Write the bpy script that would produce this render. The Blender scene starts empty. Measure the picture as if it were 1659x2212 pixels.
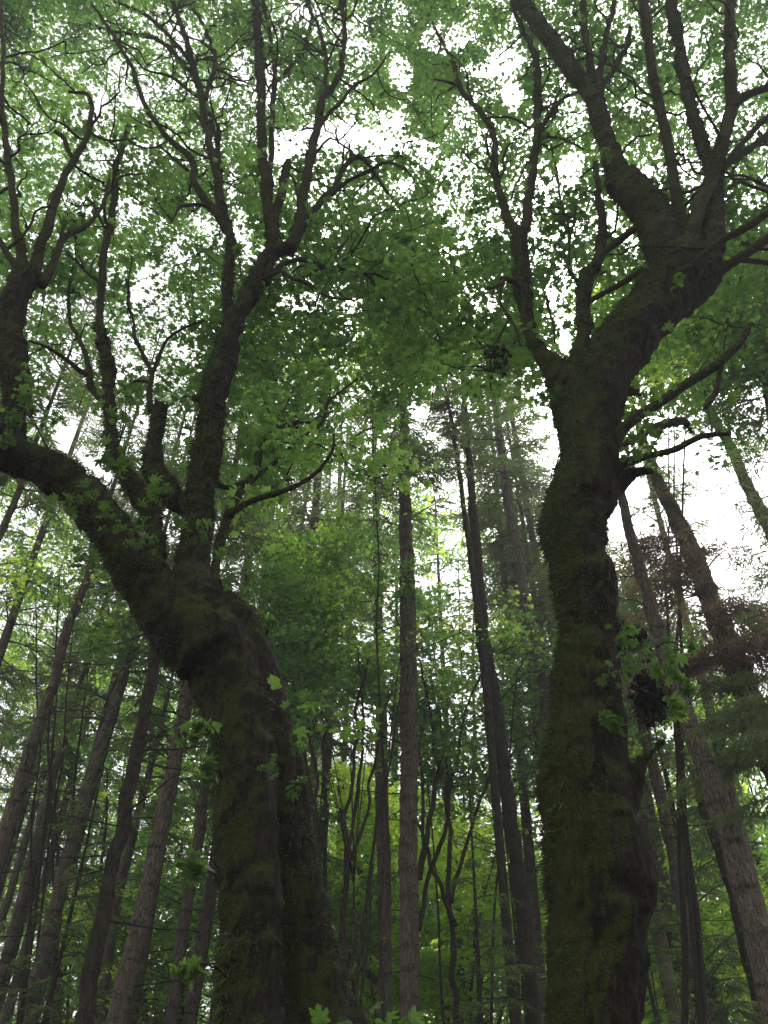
import bpy, math, random
import numpy as np
from mathutils import Matrix, Vector

S = bpy.context.scene
C = S.collection
R = math.radians

# ------------------------------------------------------------------ camera
W0, H0, F0 = 1659.0, 2212.0, 1855.0
PITCH, ROLL = R(42.0), R(1.0)
CAM = np.array([0.0, 0.0, 1.6])
_r0 = np.array([1.0, 0, 0]); _u0 = np.array([0, -math.sin(PITCH), math.cos(PITCH)])
FW = np.array([0, math.cos(PITCH), math.sin(PITCH)])
RT = math.cos(ROLL)*_r0 + math.sin(ROLL)*_u0
UP = -math.sin(ROLL)*_r0 + math.cos(ROLL)*_u0
cam_d = bpy.data.cameras.new('camera'); cam = bpy.data.objects.new('camera', cam_d); C.objects.link(cam)
cam_d.sensor_fit = 'VERTICAL'; cam_d.sensor_height = 36.0; cam_d.lens = 36.0*F0/H0
cam_d.clip_end = 2000.0; cam_d.clip_start = 0.05
M = Matrix.Identity(4)
for i in range(3):
    M[i][0] = RT[i]; M[i][1] = UP[i]; M[i][2] = -FW[i]; M[i][3] = CAM[i]
cam.matrix_world = M
S.camera = cam

# ------------------------------------------------------------------ sky, sun, exposure
SUN_EL, SUN_AZ = R(58), R(20)
w = bpy.data.worlds.new('World'); S.world = w; w.use_nodes = True
nt = w.node_tree; nt.nodes.clear()
sky = nt.nodes.new('ShaderNodeTexSky'); sky.sky_type = 'NISHITA'; sky.sun_disc = False
sky.sun_elevation = SUN_EL; sky.sun_rotation = SUN_AZ; sky.air_density = 1.0; sky.dust_density = 3.0
hs = nt.nodes.new('ShaderNodeHueSaturation'); hs.inputs['Saturation'].default_value = 0.10
tint = nt.nodes.new('ShaderNodeMix'); tint.data_type = 'RGBA'; tint.blend_type = 'MULTIPLY'
tint.inputs[0].default_value = 1.0; tint.inputs[7].default_value = (1.0, 0.99, 0.995, 1)
bg = nt.nodes.new('ShaderNodeBackground'); bg.inputs['Strength'].default_value = 0.15
wo = nt.nodes.new('ShaderNodeOutputWorld')
nt.links.new(sky.outputs[0], hs.inputs['Color']); nt.links.new(hs.outputs[0], tint.inputs[6])
nt.links.new(tint.outputs[2], bg.inputs['Color']); nt.links.new(bg.outputs[0], wo.inputs['Surface'])
sd = bpy.data.lights.new('sun', 'SUN'); sd.energy = 1.5; sd.angle = R(25); sd.color = (1.0, 0.96, 0.9)
so = bpy.data.objects.new('sun', sd); C.objects.link(so)
_sv = Vector((math.sin(SUN_AZ)*math.cos(SUN_EL), math.cos(SUN_AZ)*math.cos(SUN_EL), math.sin(SUN_EL)))
so.rotation_euler = _sv.to_track_quat('Z', 'Y').to_euler(); so.location = (0, 0, 40)
S.view_settings.view_transform = 'Standard'; S.view_settings.look = 'None'
S.view_settings.exposure = 1.2; S.view_settings.gamma = 1.0
S.cycles.max_bounces = 8; S.cycles.diffuse_bounces = 4; S.cycles.transmission_bounces = 5
S.cycles.glossy_bounces = 2; S.cycles.volume_bounces = 0; S.cycles.sample_clamp_indirect = 6.0
S.cycles.caustics_reflective = False; S.cycles.caustics_refractive = False

# ------------------------------------------------------------------ maths helpers
def ray(u, v):
    return FW + RT*((u-W0/2)/F0) + UP*(-(v-H0/2)/F0)
def P(u, v, Y):
    """the point standing Y metres ahead (measured level) that a surveyor at the camera sees in direction u, v; and its depth"""
    d = ray(u, v); t = Y/d[1]
    return CAM + d*t, t
def proj(p):
    q = np.atleast_2d(p) - CAM
    z = q@FW; z = np.where(np.abs(z) < 1e-6, 1e-6, z)
    return np.stack([W0/2 + F0*(q@RT)/z, H0/2 - F0*(q@UP)/z, z], 1)

def vnoise(Pn, seed=0):
    Pn = np.asarray(Pn, float); I = np.floor(Pn).astype(np.int64); f = Pn - I; f = f*f*(3-2*f)
    def h(a, b, c):
        n = (a*73856093) ^ (b*19349663) ^ (c*83492791) ^ (seed*2654435761)
        n = (n ^ (n >> 13))*1274126177 & 0x7fffffff
        return ((n ^ (n >> 16)) & 0xffff)/32767.5 - 1.0
    x, y, z = I[:, 0], I[:, 1], I[:, 2]; r = 0
    for dx in (0, 1):
        for dy in (0, 1):
            for dz in (0, 1):
                wgt = (f[:, 0] if dx else 1-f[:, 0])*(f[:, 1] if dy else 1-f[:, 1])*(f[:, 2] if dz else 1-f[:, 2])
                r = r + wgt*h(x+dx, y+dy, z+dz)
    return r

def catmull(P0, n_per):
    """P0 (k,4) pos+radius, resampled smoothly"""
    k = len(P0)
    Q = np.vstack([2*P0[0]-P0[1], P0, 2*P0[-1]-P0[-2]])
    out = []
    for i in range(k-1):
        a, b, c, d = Q[i], Q[i+1], Q[i+2], Q[i+3]
        m = n_per if np.isscalar(n_per) else n_per[i]
        t = np.arange(m)[:, None]/m
        out.append(0.5*((2*b)+(-a+c)*t+(2*a-5*b+4*c-d)*t*t+(-a+3*b-3*c+d)*t**3))
    out.append(P0[-1:])
    o = np.vstack(out); o[:, 3] = np.maximum(o[:, 3], 0.0015)
    return o

class Geo:
    def __init__(s): s.v = []; s.f3 = []; s.f4 = []; s.var = []; s.n = 0
    def add(s, v, f3=None, f4=None, var=0.5):
        v = np.asarray(v, float); m = len(v)
        s.v.append(v); s.var.append(np.full(m, var) if np.isscalar(var) else np.asarray(var, float))
        if f3 is not None and len(f3): s.f3.append(np.asarray(f3, np.int64)+s.n)
        if f4 is not None and len(f4): s.f4.append(np.asarray(f4, np.int64)+s.n)
        s.n += m
    def tube(s, path, sides=8, cap=True, var=0.5, ring_noise=0.0, seed=0):
        path = np.asarray(path, float); k = len(path)
        if k < 2: return
        T = np.gradient(path[:, :3], axis=0); T /= np.linalg.norm(T, axis=1)[:, None]+1e-9
        ref = np.array([1.0, 0, 0]) if abs(T[0][0]) < .8 else np.array([0, 1.0, 0])
        N = np.zeros((k, 3)); n = ref - T[0]*(ref@T[0]); n /= np.linalg.norm(n); N[0] = n
        for i in range(1, k):
            n = N[i-1]-T[i]*(N[i-1]@T[i]); N[i] = n/(np.linalg.norm(n)+1e-9)
        B = np.cross(T, N)
        a = np.arange(sides)*2*math.pi/sides
        V = path[:, None, :3] + path[:, 3][:, None, None]*(np.cos(a)[None, :, None]*N[:, None]+np.sin(a)[None, :, None]*B[:, None])
        V = V.reshape(-1, 3)
        if ring_noise:
            c = np.repeat(path[:, :3], sides, 0); rr = np.repeat(path[:, 3], sides)
            V = c + (V-c)*(1+ring_noise*vnoise(V/np.maximum(rr, .05)[:, None]*0.9, seed))[:, None]
        i = np.arange(k-1)[:, None]*sides; j = np.arange(sides)[None]; j2 = (j+1) % sides
        f4 = np.stack([i+j, i+j2, i+sides+j2, i+sides+j], -1).reshape(-1, 4)
        vv = np.repeat(np.full(k, var) if np.isscalar(var) else var, sides)
        if cap:
            V = np.vstack([V, path[0, :3], path[-1, :3] + T[-1]*path[-1, 3]*.5]); vv = np.append(vv, [vv[0], vv[-1]])
            j = np.arange(sides); j2 = (j+1) % sides; b = (k-1)*sides
            f3 = np.vstack([np.stack([j2, j, np.full(sides, k*sides)], 1), np.stack([b+j, b+j2, np.full(sides, k*sides+1)], 1)])
        else: f3 = None
        s.add(V, f3, f4, vv)
    def mesh(s, name, smooth=True):
        V = np.vstack(s.v); me = bpy.data.meshes.new(name)
        F3 = np.vstack(s.f3) if s.f3 else np.zeros((0, 3), np.int64); F4 = np.vstack(s.f4) if s.f4 else np.zeros((0, 4), np.int64)
        n3, n4 = len(F3), len(F4)
        me.vertices.add(len(V)); me.vertices.foreach_set('co', V.astype(np.float32).ravel())
        me.loops.add(3*n3+4*n4); me.loops.foreach_set('vertex_index', np.concatenate([F3.ravel(), F4.ravel()]).astype(np.int32))
        me.polygons.add(n3+n4)
        st = np.concatenate([np.arange(n3)*3, 3*n3+np.arange(n4)*4]).astype(np.int32)
        me.polygons.foreach_set('loop_start', st)
        me.polygons.foreach_set('use_smooth', np.full(n3+n4, smooth))
        me.update(calc_edges=True)
        at = me.attributes.new('var', 'FLOAT', 'POINT'); at.data.foreach_set('value', np.concatenate(s.var).astype(np.float32))
        return me

def link(name, me, mat, parent=None, label=None, kind=None):
    o = bpy.data.objects.new(name, me); C.objects.link(o)
    if mat is not None and not me.materials: me.materials.append(mat)
    if parent: o.parent = parent
    if label: o['label'] = label
    if kind: o['kind'] = kind
    return o
def part(name, g, mat, parent, origin, **k):
    """link geometry given in world space as a part of a thing standing at origin"""
    sm = k.pop('smooth', True)
    g.v = [v - np.asarray(origin) for v in g.v]
    return link(name, g.mesh(name, sm), mat, parent, **k)
def thing(name, label, cat, loc, group=None):
    o = bpy.data.objects.new(name, None); C.objects.link(o); o.location = loc
    o.empty_display_size = .3
    o['label'] = label; o['category'] = cat
    if group: o['group'] = group
    return o

# ------------------------------------------------------------------ materials
def nodes(name):
    m = bpy.data.materials.new(name); m.use_nodes = True; t = m.node_tree; t.nodes.clear()
    return m, t, t.nodes.new('ShaderNodeOutputMaterial')
def N(t, kind, **k):
    n = t.nodes.new(kind)
    for a, b in k.items(): setattr(n, a, b)
    return n
def ramp(t, fac, stops):
    r = t.nodes.new('ShaderNodeValToRGB'); e = r.color_ramp.elements
    while len(e) < len(stops): e.new(.5)
    for q, (p, c) in zip(e, stops): q.position = p; q.color = (*c, 1)
    t.links.new(fac, r.inputs[0]); return r.outputs[0]
def noise(t, scale, detail=4, rough=.55, vec=None, stretch=None):
    n = t.nodes.new('ShaderNodeTexNoise'); n.inputs['Scale'].default_value = scale
    n.inputs['Detail'].default_value = detail; n.inputs['Roughness'].default_value = rough
    tc = t.nodes.new('ShaderNodeTexCoord'); src = tc.outputs['Object']
    if stretch:
        mp = t.nodes.new('ShaderNodeMapping'); mp.inputs['Scale'].default_value = stretch
        t.links.new(src, mp.inputs[0]); src = mp.outputs[0]
    t.links.new(src, n.inputs['Vector']); return n.outputs['Fac']
def math_(t, op, a, b=None):
    n = t.nodes.new('ShaderNodeMath'); n.operation = op
    for i, x in enumerate((a, b)):
        if x is None: continue
        if isinstance(x, (int, float)): n.inputs[i].default_value = x
        else: t.links.new(x, n.inputs[i])
    return n.outputs[0]
def mixc(t, fac, a, b):
    n = t.nodes.new('ShaderNodeMix'); n.data_type = 'RGBA'
    if isinstance(fac, float): n.inputs[0].default_value = fac
    else: t.links.new(fac, n.inputs[0])
    for i, x in ((6, a), (7, b)):
        if isinstance(x, tuple): n.inputs[i].default_value = (*x, 1)
        else: t.links.new(x, n.inputs[i])
    return n.outputs[2]
def attr(t, name='var'):
    n = t.nodes.new('ShaderNodeAttribute'); n.attribute_name = name; return n.outputs['Fac']

def leaf_mat(name, dark, mid, light, trans=0.5, boost=2.2, rough=.55):
    m, t, out = nodes(name)
    col = ramp(t, attr(t), [(0.0, dark), (0.5, mid), (1.0, light)])
    nz = noise(t, 0.7, 2)
    hv = N(t, 'ShaderNodeHueSaturation'); t.links.new(col, hv.inputs['Color'])
    t.links.new(math_(t, 'MULTIPLY_ADD', nz, 0.8), hv.inputs['Value']); 
    hv.inputs['Value'].links[0].from_node.inputs[2].default_value = 0.6
    d = N(t, 'ShaderNodeBsdfPrincipled'); d.inputs['Roughness'].default_value = rough
    d.inputs['Specular IOR Level'].default_value = 0.35
    t.links.new(hv.outputs[0], d.inputs['Base Color'])
    tr = N(t, 'ShaderNodeBsdfTranslucent')
    g = N(t, 'ShaderNodeMix', data_type='RGBA', blend_type='MULTIPLY'); g.inputs[0].default_value = 1
    t.links.new(hv.outputs[0], g.inputs[6]); g.inputs[7].default_value = (boost*1.03, boost*1.13, boost*.8, 1)
    t.links.new(g.outputs[2], tr.inputs['Color'])
    mx = N(t, 'ShaderNodeMixShader'); mx.inputs[0].default_value = trans
    t.links.new(d.outputs[0], mx.inputs[1]); t.links.new(tr.outputs[0], mx.inputs[2]); t.links.new(mx.outputs[0], out.inputs[0])
    return m

def bark_mat(name, c_dark, c_mid, c_light, moss=None, moss_amt=0.5, scale=14, stretch=(1, 1, .3), whorl=False, crk=.8):
    m, t, out = nodes(name)
    n1 = noise(t, scale, 6, .65, stretch=stretch); n2 = noise(t, scale*.16, 3, .6)
    col = ramp(t, n1, [(0.3, c_dark), (0.5, c_mid), (0.72, c_light)])
    col = mixc(t, math_(t, 'MULTIPLY', n2, .5), col, c_dark)
    vo = t.nodes.new('ShaderNodeTexVoronoi'); vo.feature = 'DISTANCE_TO_EDGE'; vo.inputs['Scale'].default_value = scale*.9
    tc = t.nodes.new('ShaderNodeTexCoord'); mp = t.nodes.new('ShaderNodeMapping'); mp.inputs['Scale'].default_value = (stretch[0], stretch[1], stretch[2]*1.2)
    nd = t.nodes.new('ShaderNodeTexNoise'); nd.inputs['Scale'].default_value = scale*.5; t.links.new(tc.outputs['Object'], nd.inputs['Vector'])
    va = t.nodes.new('ShaderNodeVectorMath'); va.operation = 'MULTIPLY_ADD'; va.inputs[1].default_value = (.08, .08, .08)
    t.links.new(nd.outputs['Color'], va.inputs[0]); t.links.new(tc.outputs['Object'], va.inputs[2]); t.links.new(va.outputs[0], mp.inputs[0]); t.links.new(mp.outputs[0], vo.inputs['Vector'])
    crack = ramp(t, vo.outputs['Distance'], [(0.0, (0, 0, 0)), (.11, (1, 1, 1))])
    col = mixc(t, math_(t, 'MULTIPLY_ADD', crack, crk), tuple(x*.5 for x in c_dark), col)
    col.node.inputs[0].links[0].from_node.inputs[2].default_value = 1-crk
    fl = ramp(t, noise(t, scale*3.2, 3, .7), [(.60, (0, 0, 0)), (.72, (1, 1, 1))])
    col = mixc(t, math_(t, 'MULTIPLY', fl, .55), col, tuple(x*1.7+.01 for x in c_light))
    n1 = math_(t, 'ADD', math_(t, 'MULTIPLY', crack, .7*crk), n1)
    p = N(t, 'ShaderNodeBsdfPrincipled'); p.inputs['Roughness'].default_value = .95; p.inputs['Specular IOR Level'].default_value = .12
    if whorl:
        col = mixc(t, math_(t, 'MULTIPLY', math_(t, 'SUBTRACT', 1.0, attr(t)), ramp(t, noise(t, 9, 2), [(.42, (0, 0, 0)), (.6, (1, 1, 1))])), col, tuple(x*.3 for x in c_dark))
    h = n1
    if moss:
        ge = N(t, 'ShaderNodeNewGeometry'); sx = N(t, 'ShaderNodeSeparateXYZ'); t.links.new(ge.outputs['Normal'], sx.inputs[0])
        mm = noise(t, 3.1, 7, .72); m2 = noise(t, 75, 4, .75)
        up = math_(t, 'MULTIPLY', math_(t, 'ADD', sx.outputs[2], math_(t, 'MULTIPLY', sx.outputs[0], -.9)), .24)
        s = math_(t, 'ADD', math_(t, 'ADD', mm, up), moss_amt-0.5)
        s = math_(t, 'ADD', s, math_(t, 'MULTIPLY', math_(t, 'SUBTRACT', m2, .5), .25))
        mask = ramp(t, s, [(.47, (0, 0, 0)), (.58, (1, 1, 1))])
        mc = ramp(t, m2, [(.36, tuple(x*.25 for x in moss)), (.66, tuple(x*1.5 for x in moss))])
        col = mixc(t, mask, col, mc)
        h = math_(t, 'ADD', n1, math_(t, 'MULTIPLY', m2, .6))
    t.links.new(col, p.inputs['Base Color'])
    b = N(t, 'ShaderNodeBump'); b.inputs['Strength'].default_value = .9; b.inputs['Distance'].default_value = .03
    t.links.new(h, b.inputs['Height']); t.links.new(b.outputs[0], p.inputs['Normal'])
    t.links.new(p.outputs[0], out.inputs[0]); return m

MAT = {
 'maple_leaf': leaf_mat('maple_leaf', (.033, .066, .021), (.061, .108, .031), (.108, .160, .042), trans=.58, boost=3.4),
 'sprig_leaf': leaf_mat('sprig_leaf', (.035, .065, .018), (.065, .11, .026), (.12, .18, .035), trans=.5, boost=2.6),
 'under_leaf': leaf_mat('under_leaf', (.035, .072, .026), (.08, .135, .036), (.27, .32, .05), trans=.6, boost=3.7),  # light stop raised to stand in for clearing light on the bright trees
 'needles': leaf_mat('needles', (.045, .062, .028), (.075, .098, .042), (.11, .135, .055), trans=.5, boost=2.8),
 'brown_needles': leaf_mat('brown_needles', (.09, .06, .045), (.17, .115, .085), (.25, .18, .135), trans=.4, boost=1.4),
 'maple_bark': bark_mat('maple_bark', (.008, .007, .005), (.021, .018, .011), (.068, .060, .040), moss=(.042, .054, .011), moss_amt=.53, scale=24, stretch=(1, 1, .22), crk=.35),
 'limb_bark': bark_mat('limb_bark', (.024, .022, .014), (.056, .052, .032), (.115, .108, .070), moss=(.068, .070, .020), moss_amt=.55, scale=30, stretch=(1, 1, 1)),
 'moss': leaf_mat('moss', (.013, .015, .005), (.028, .036, .009), (.075, .098, .018), trans=.25, boost=1.5),
 'fir_bark': bark_mat('fir_bark', (.070, .059, .044), (.165, .140, .105), (.30, .26, .20), scale=26, stretch=(1, 1, .14), whorl=True),
 'dark_bark': bark_mat('dark_bark', (.03, .025, .018), (.065, .054, .038), (.12, .10, .072), moss=(.035, .04, .014), moss_amt=.42, scale=26, stretch=(1, 1, .16), whorl=True),
 'twig': bark_mat('twig', (.03, .026, .018), (.055, .05, .034), (.09, .085, .055), scale=20, stretch=(1, 1, 1)),
 'deadwood': bark_mat('deadwood', (.02, .017, .014), (.045, .04, .034), (.09, .08, .07), scale=20, stretch=(1, 1, 1)),
}
def ground_mat():
    m, t, out = nodes('forest_floor'); p = N(t, 'ShaderNodeBsdfPrincipled'); p.inputs['Roughness'].default_value = 1
    c = ramp(t, noise(t, .8, 8, .7), [(.3, (.03, .022, .014)), (.5, (.055, .042, .025)), (.62, (.03, .05, .015)), (.8, (.05, .08, .02))])
    t.links.new(c, p.inputs['Base Color']); t.links.new(p.outputs[0], out.inputs[0]); return m
MAT['ground'] = ground_mat()

# ------------------------------------------------------------------ ground
def build_ground():
    rng = np.random.default_rng(3); n = 121
    ax = np.sign(np.linspace(-1, 1, n))*np.abs(np.linspace(-1, 1, n))**2.2*600
    X, Y = np.meshgrid(ax, ax); V = np.stack([X.ravel(), Y.ravel(), np.zeros(n*n)], 1)
    V[:, 2] = -.05+.12*vnoise(V*.4, 5) + .9*vnoise(V*.03, 6)*np.clip(np.hypot(V[:, 0], V[:, 1])/60-.5, 0, 1)
    i = np.arange(n-1)[:, None]*n + np.arange(n-1)[None]
    f = np.stack([i, i+1, i+n+1, i+n], -1).reshape(-1, 4)
    g = Geo(); g.add(V, None, f); o = link('ground', g.mesh('ground'), MAT['ground']); o['kind'] = 'structure'
build_ground()

# ------------------------------------------------------------------ leaves
def leaf_template(hi):
    half = []   # right half outline from the tip of the middle lobe down to the base; angle (deg from +y), radius
    if hi:
        half = [(0, .56), (7, .45), (13, .46), (17, .36), (24, .24), (33, .36), (38, .50), (45, .55), (50, .45), (58, .44), (64, .33),
                (74, .26), (86, .35), (96, .40), (106, .34), (118, .30), (140, .22), (168, .16)]
    else:
        half = [(0, .56), (11, .42), (25, .24), (42, .54), (56, .43), (74, .26), (95, .40), (118, .29), (160, .17)]
    pts = [(math.sin(R(a))*r, math.cos(R(a))*r) for a, r in half]
    pts = pts + [(-x, y) for x, y in pts[::-1] if abs(x) > 1e-6]
    v = [(0, 0, .0)] + [(x, y, -.16*(x*x+y*y)**.5 - .05*math.sin(7*math.atan2(x, y))) for x, y in pts]
    k = len(pts); f = [(0, 1+i, 1+(i+1) % k) for i in range(k)]
    return np.array(v), np.array(f)
LEAF_LO, LEAF_HI = leaf_template(False), leaf_template(True)

def rand_frames(n, rng, tilt=.5, up=None):
    """n frames whose normals lean around up by about tilt (radians), random spin"""
    nz = rng.normal(0, tilt, (n, 3)); nz[:, 2] = 1; 
    if up is not None: nz = nz + up
    nz /= np.linalg.norm(nz, axis=1)[:, None]
    a = rng.uniform(0, 2*math.pi, n); t = np.stack([np.cos(a), np.sin(a), np.zeros(n)], 1)
    x = t - nz*np.sum(t*nz, 1)[:, None]; x /= np.linalg.norm(x, axis=1)[:, None]
    y = np.cross(nz, x)
    return np.stack([x, y, nz], 1)      # rows are axes
def add_leaves(g, pos, size, var, rng, tilt=.5, tmpl=LEAF_LO, stretch=None):
    V, F = tmpl; n = len(pos); k = len(V)
    fr = rand_frames(n, rng, tilt)
    T = np.repeat(V[None], n, 0)*size[:, None, None]
    T[:, :, 2] *= rng.uniform(.2, 2.2, n)[:, None]
    T[:, :, 0] *= rng.uniform(.85, 1.15, n)[:, None]
    W = np.einsum('nki,nij->nkj', T, fr) + pos[:, None]
    ff = (F[None] + (np.arange(n)*k)[:, None, None]).reshape(-1, 3)
    g.add(W.reshape(-1, 3), ff, None, np.repeat(np.clip(var, 0, 1), k))

def grow(nodes_p, nodes_r, clumps, g, rng, r_tip=.005, seed=0, sides=5, var=.5, maxr=.05):
    """connects every clump to the nearest wood, in order of distance, and returns all the nodes"""
    NP = [np.asarray(nodes_p, float)]; NR = [np.asarray(nodes_r, float)]
    allp = np.asarray(nodes_p, float); allr = np.asarray(nodes_r, float)
    cap = len(allp) + len(clumps)*12; bp = np.zeros((cap, 3)); br = np.zeros(cap); m = len(allp)
    bp[:m] = allp; br[:m] = allr
    d0 = np.array([np.min(np.linalg.norm(allp-c, axis=1)) for c in clumps])
    for ci in np.argsort(d0):
        c = clumps[ci]; D = c-bp[:m]; L = np.linalg.norm(D, axis=1)
        cost = L*(1+.55*np.clip(-D[:, 2]/(L+.01), 0, 1)) + np.where(br[:m] < .007, .25, 0)
        i = int(np.argmin(cost)); p0 = bp[i]; l = L[i]
        if l < .12: continue
        r0 = min(br[i]*.75, .008+.012*l, maxr); r0 = max(r0, r_tip*1.1)
        k = max(3, int(l/.28)); t = np.linspace(0, 1, k+1)[:, None]
        mid = p0 + (c-p0)*rng.uniform(.35, .6) + np.array([0, 0, .14*l]) + rng.normal(0, .10*l, 3)
        q = (1-t)**2*p0 + 2*t*(1-t)*mid + t*t*c
        wob = np.stack([vnoise(q*1.9+7*a, seed+a) for a in range(3)], 1)*.10*min(1, l)
        q = q + wob*np.sin(t*math.pi)
        rad = r0 + (r_tip-r0)*t[:, 0]
        g.tube(np.column_stack([q, rad]), sides, True, var)
        if m+k < cap:
            bp[m:m+k] = q[1:]; br[m:m+k] = rad[1:]; m += k
    return bp[:m], br[:m]

def clump_leaves(g, c, rad, n, size, rng, vbase, tilt=.55, flat=.45, tmpl=LEAF_LO):
    d = rng.normal(0, 1, (n, 3)); d /= np.linalg.norm(d, axis=1)[:, None]; d *= (rng.uniform(0, 1, n)**.45)[:, None]
    pos = c + d*np.array([rad, rad, rad*flat])
    add_leaves(g, pos, size*rng.uniform(.6, 1.25, n), vbase+rng.normal(0, .16, n), rng, tilt, tmpl)

def line3(pts, Y, dY=0.0, n_per=None, wig=0.0, seed=0, flare=0.0):
    """traced polyline (direction u, v and apparent width) standing at distance Y, receding by dY towards its end"""
    k = len(pts); L = []
    s = np.zeros(k)
    for i in range(1, k): s[i] = s[i-1]+math.hypot(pts[i][0]-pts[i-1][0], pts[i][1]-pts[i-1][1])
    s /= max(s[-1], 1e-6)
    for i, (u, v, wd) in enumerate(pts):
        y = Y + dY*s[i]; p, t = P(u, v, y); L.append([*p, wd*.5*t/F0])
    L = np.array(L); seg = np.linalg.norm(np.diff(L[:, :3], axis=0), axis=1)
    q = catmull(L, [max(2, int(x/.09)) for x in seg] if n_per is None else n_per)
    if wig:
        wob = np.stack([vnoise(q[:, :3]*2.6+3*a, seed+a) for a in range(3)], 1)
        q[:, :3] += wob*wig*np.minimum(1, np.arange(len(q))/6.)[:, None]
        q[:, 3] *= 1+.10*vnoise(q[:, :3]*7, seed+9)
    return q

# ------------------------------------------------------------------ the two big mossy maples
def fused_trunk(chains, voxel, seed, lump=.035):
    """one continuous skin over the trunk and its heaviest limbs, with lumps and bark ridges"""
    g = Geo()
    for q in chains:
        q = np.array(q, float)
        g.tube(q, 26, True, .5, ring_noise=.07, seed=seed)
    me = g.mesh('raw'); o = bpy.data.objects.new('raw', me); C.objects.link(o)
    md = o.modifiers.new('r', 'REMESH'); md.mode = 'VOXEL'; md.voxel_size = voxel
    dg = bpy.context.evaluated_depsgraph_get(); ev = o.evaluated_get(dg); m2 = bpy.data.meshes.new_from_object(ev)
    n = len(m2.vertices); V = np.zeros(n*3); m2.vertices.foreach_get('co', V); V = V.reshape(-1, 3)
    # relax the joints, then displace
    ne = len(m2.edges); E = np.zeros(ne*2, np.int32); m2.edges.foreach_get('vertices', E); E = E.reshape(-1, 2)
    deg = np.bincount(E.ravel(), minlength=n)[:, None]
    for _ in range(3):
        A = np.zeros_like(V)
        for a in range(3):
            A[:, a] = np.bincount(E[:, 0], V[E[:, 1], a], n)+np.bincount(E[:, 1], V[E[:, 0], a], n)
        V = V*.4 + .6*A/np.maximum(deg, 1)
    m2.vertices.foreach_set('co', V.astype(np.float32).ravel()); m2.update()
    Nn = np.zeros(n*3, np.float32); m2.vertex_normals.foreach_get('vector', Nn); Nn = Nn.reshape(-1, 3)
    st = V*np.array([1, 1, .45])
    d = lump*.8*vnoise(V*np.array([2.2, 2.2, 1.3]), seed)+lump*.35*vnoise(V*5.5, seed+1)+.016*vnoise(V*np.array([15, 15, 4.5]), seed+2)+.012*vnoise(V*np.array([34, 34, 12]), seed+3)+.03*np.clip(vnoise(V*11, seed+4)-.15, 0, 1)
    V = V + Nn*d[:, None]
    m2.vertices.foreach_set('co', V.astype(np.float32).ravel())
    m2.polygons.foreach_set('use_smooth', np.ones(len(m2.polygons), bool))
    while m2.attributes.get('var'): m2.attributes.remove(m2.attributes['var'])
    at = m2.attributes.new('var', 'FLOAT', 'POINT'); at.data.foreach_set('value', np.full(n, .5, np.float32))
    m2.update(); C.objects.unlink(o); bpy.data.objects.remove(o)
    m2.name = 'trunk'; m2.materials.clear()
    return m2, V, Nn

def moss_tufts(g, V, Nn, n, rng, ln=(.012, .045), seed=0, thr=-.1, upbias=.35):
    n = int(n)
    s = vnoise(V*2.0, seed)*.6+vnoise(V*6, seed+1)*.4 + upbias*Nn[:, 2] - .25*Nn[:, 0]
    idx = np.nonzero(s > thr)[0]
    if not len(idx): return
    i = rng.choice(idx, n); p = V[i]+rng.normal(0, .012, (n, 3)); nn = Nn[i]
    d = nn*rng.uniform(.3, 1, n)[:, None]+rng.normal(0, .5, (n, 3)); d[:, 2] -= .25
    d /= np.linalg.norm(d, axis=1)[:, None]
    L = rng.uniform(*ln, n)[:, None]*(1+np.clip(s[i], 0, 1))[:, None]
    sd_ = np.cross(d, rng.normal(0, 1, (n, 3))); sd_ /= np.linalg.norm(sd_, axis=1)[:, None]+1e-9
    wd = L*.07+.0022
    p = p-nn*.008
    W = np.stack([p-sd_*wd, p+sd_*wd, p+d*L+np.array([0, 0, -.2])*L], 1).reshape(-1, 3)
    g.add(W, np.arange(3*n).reshape(-1, 3), None, np.repeat(np.clip(.45+.35*s[i]+rng.normal(0, .15, n), 0, 1), 3))

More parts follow.
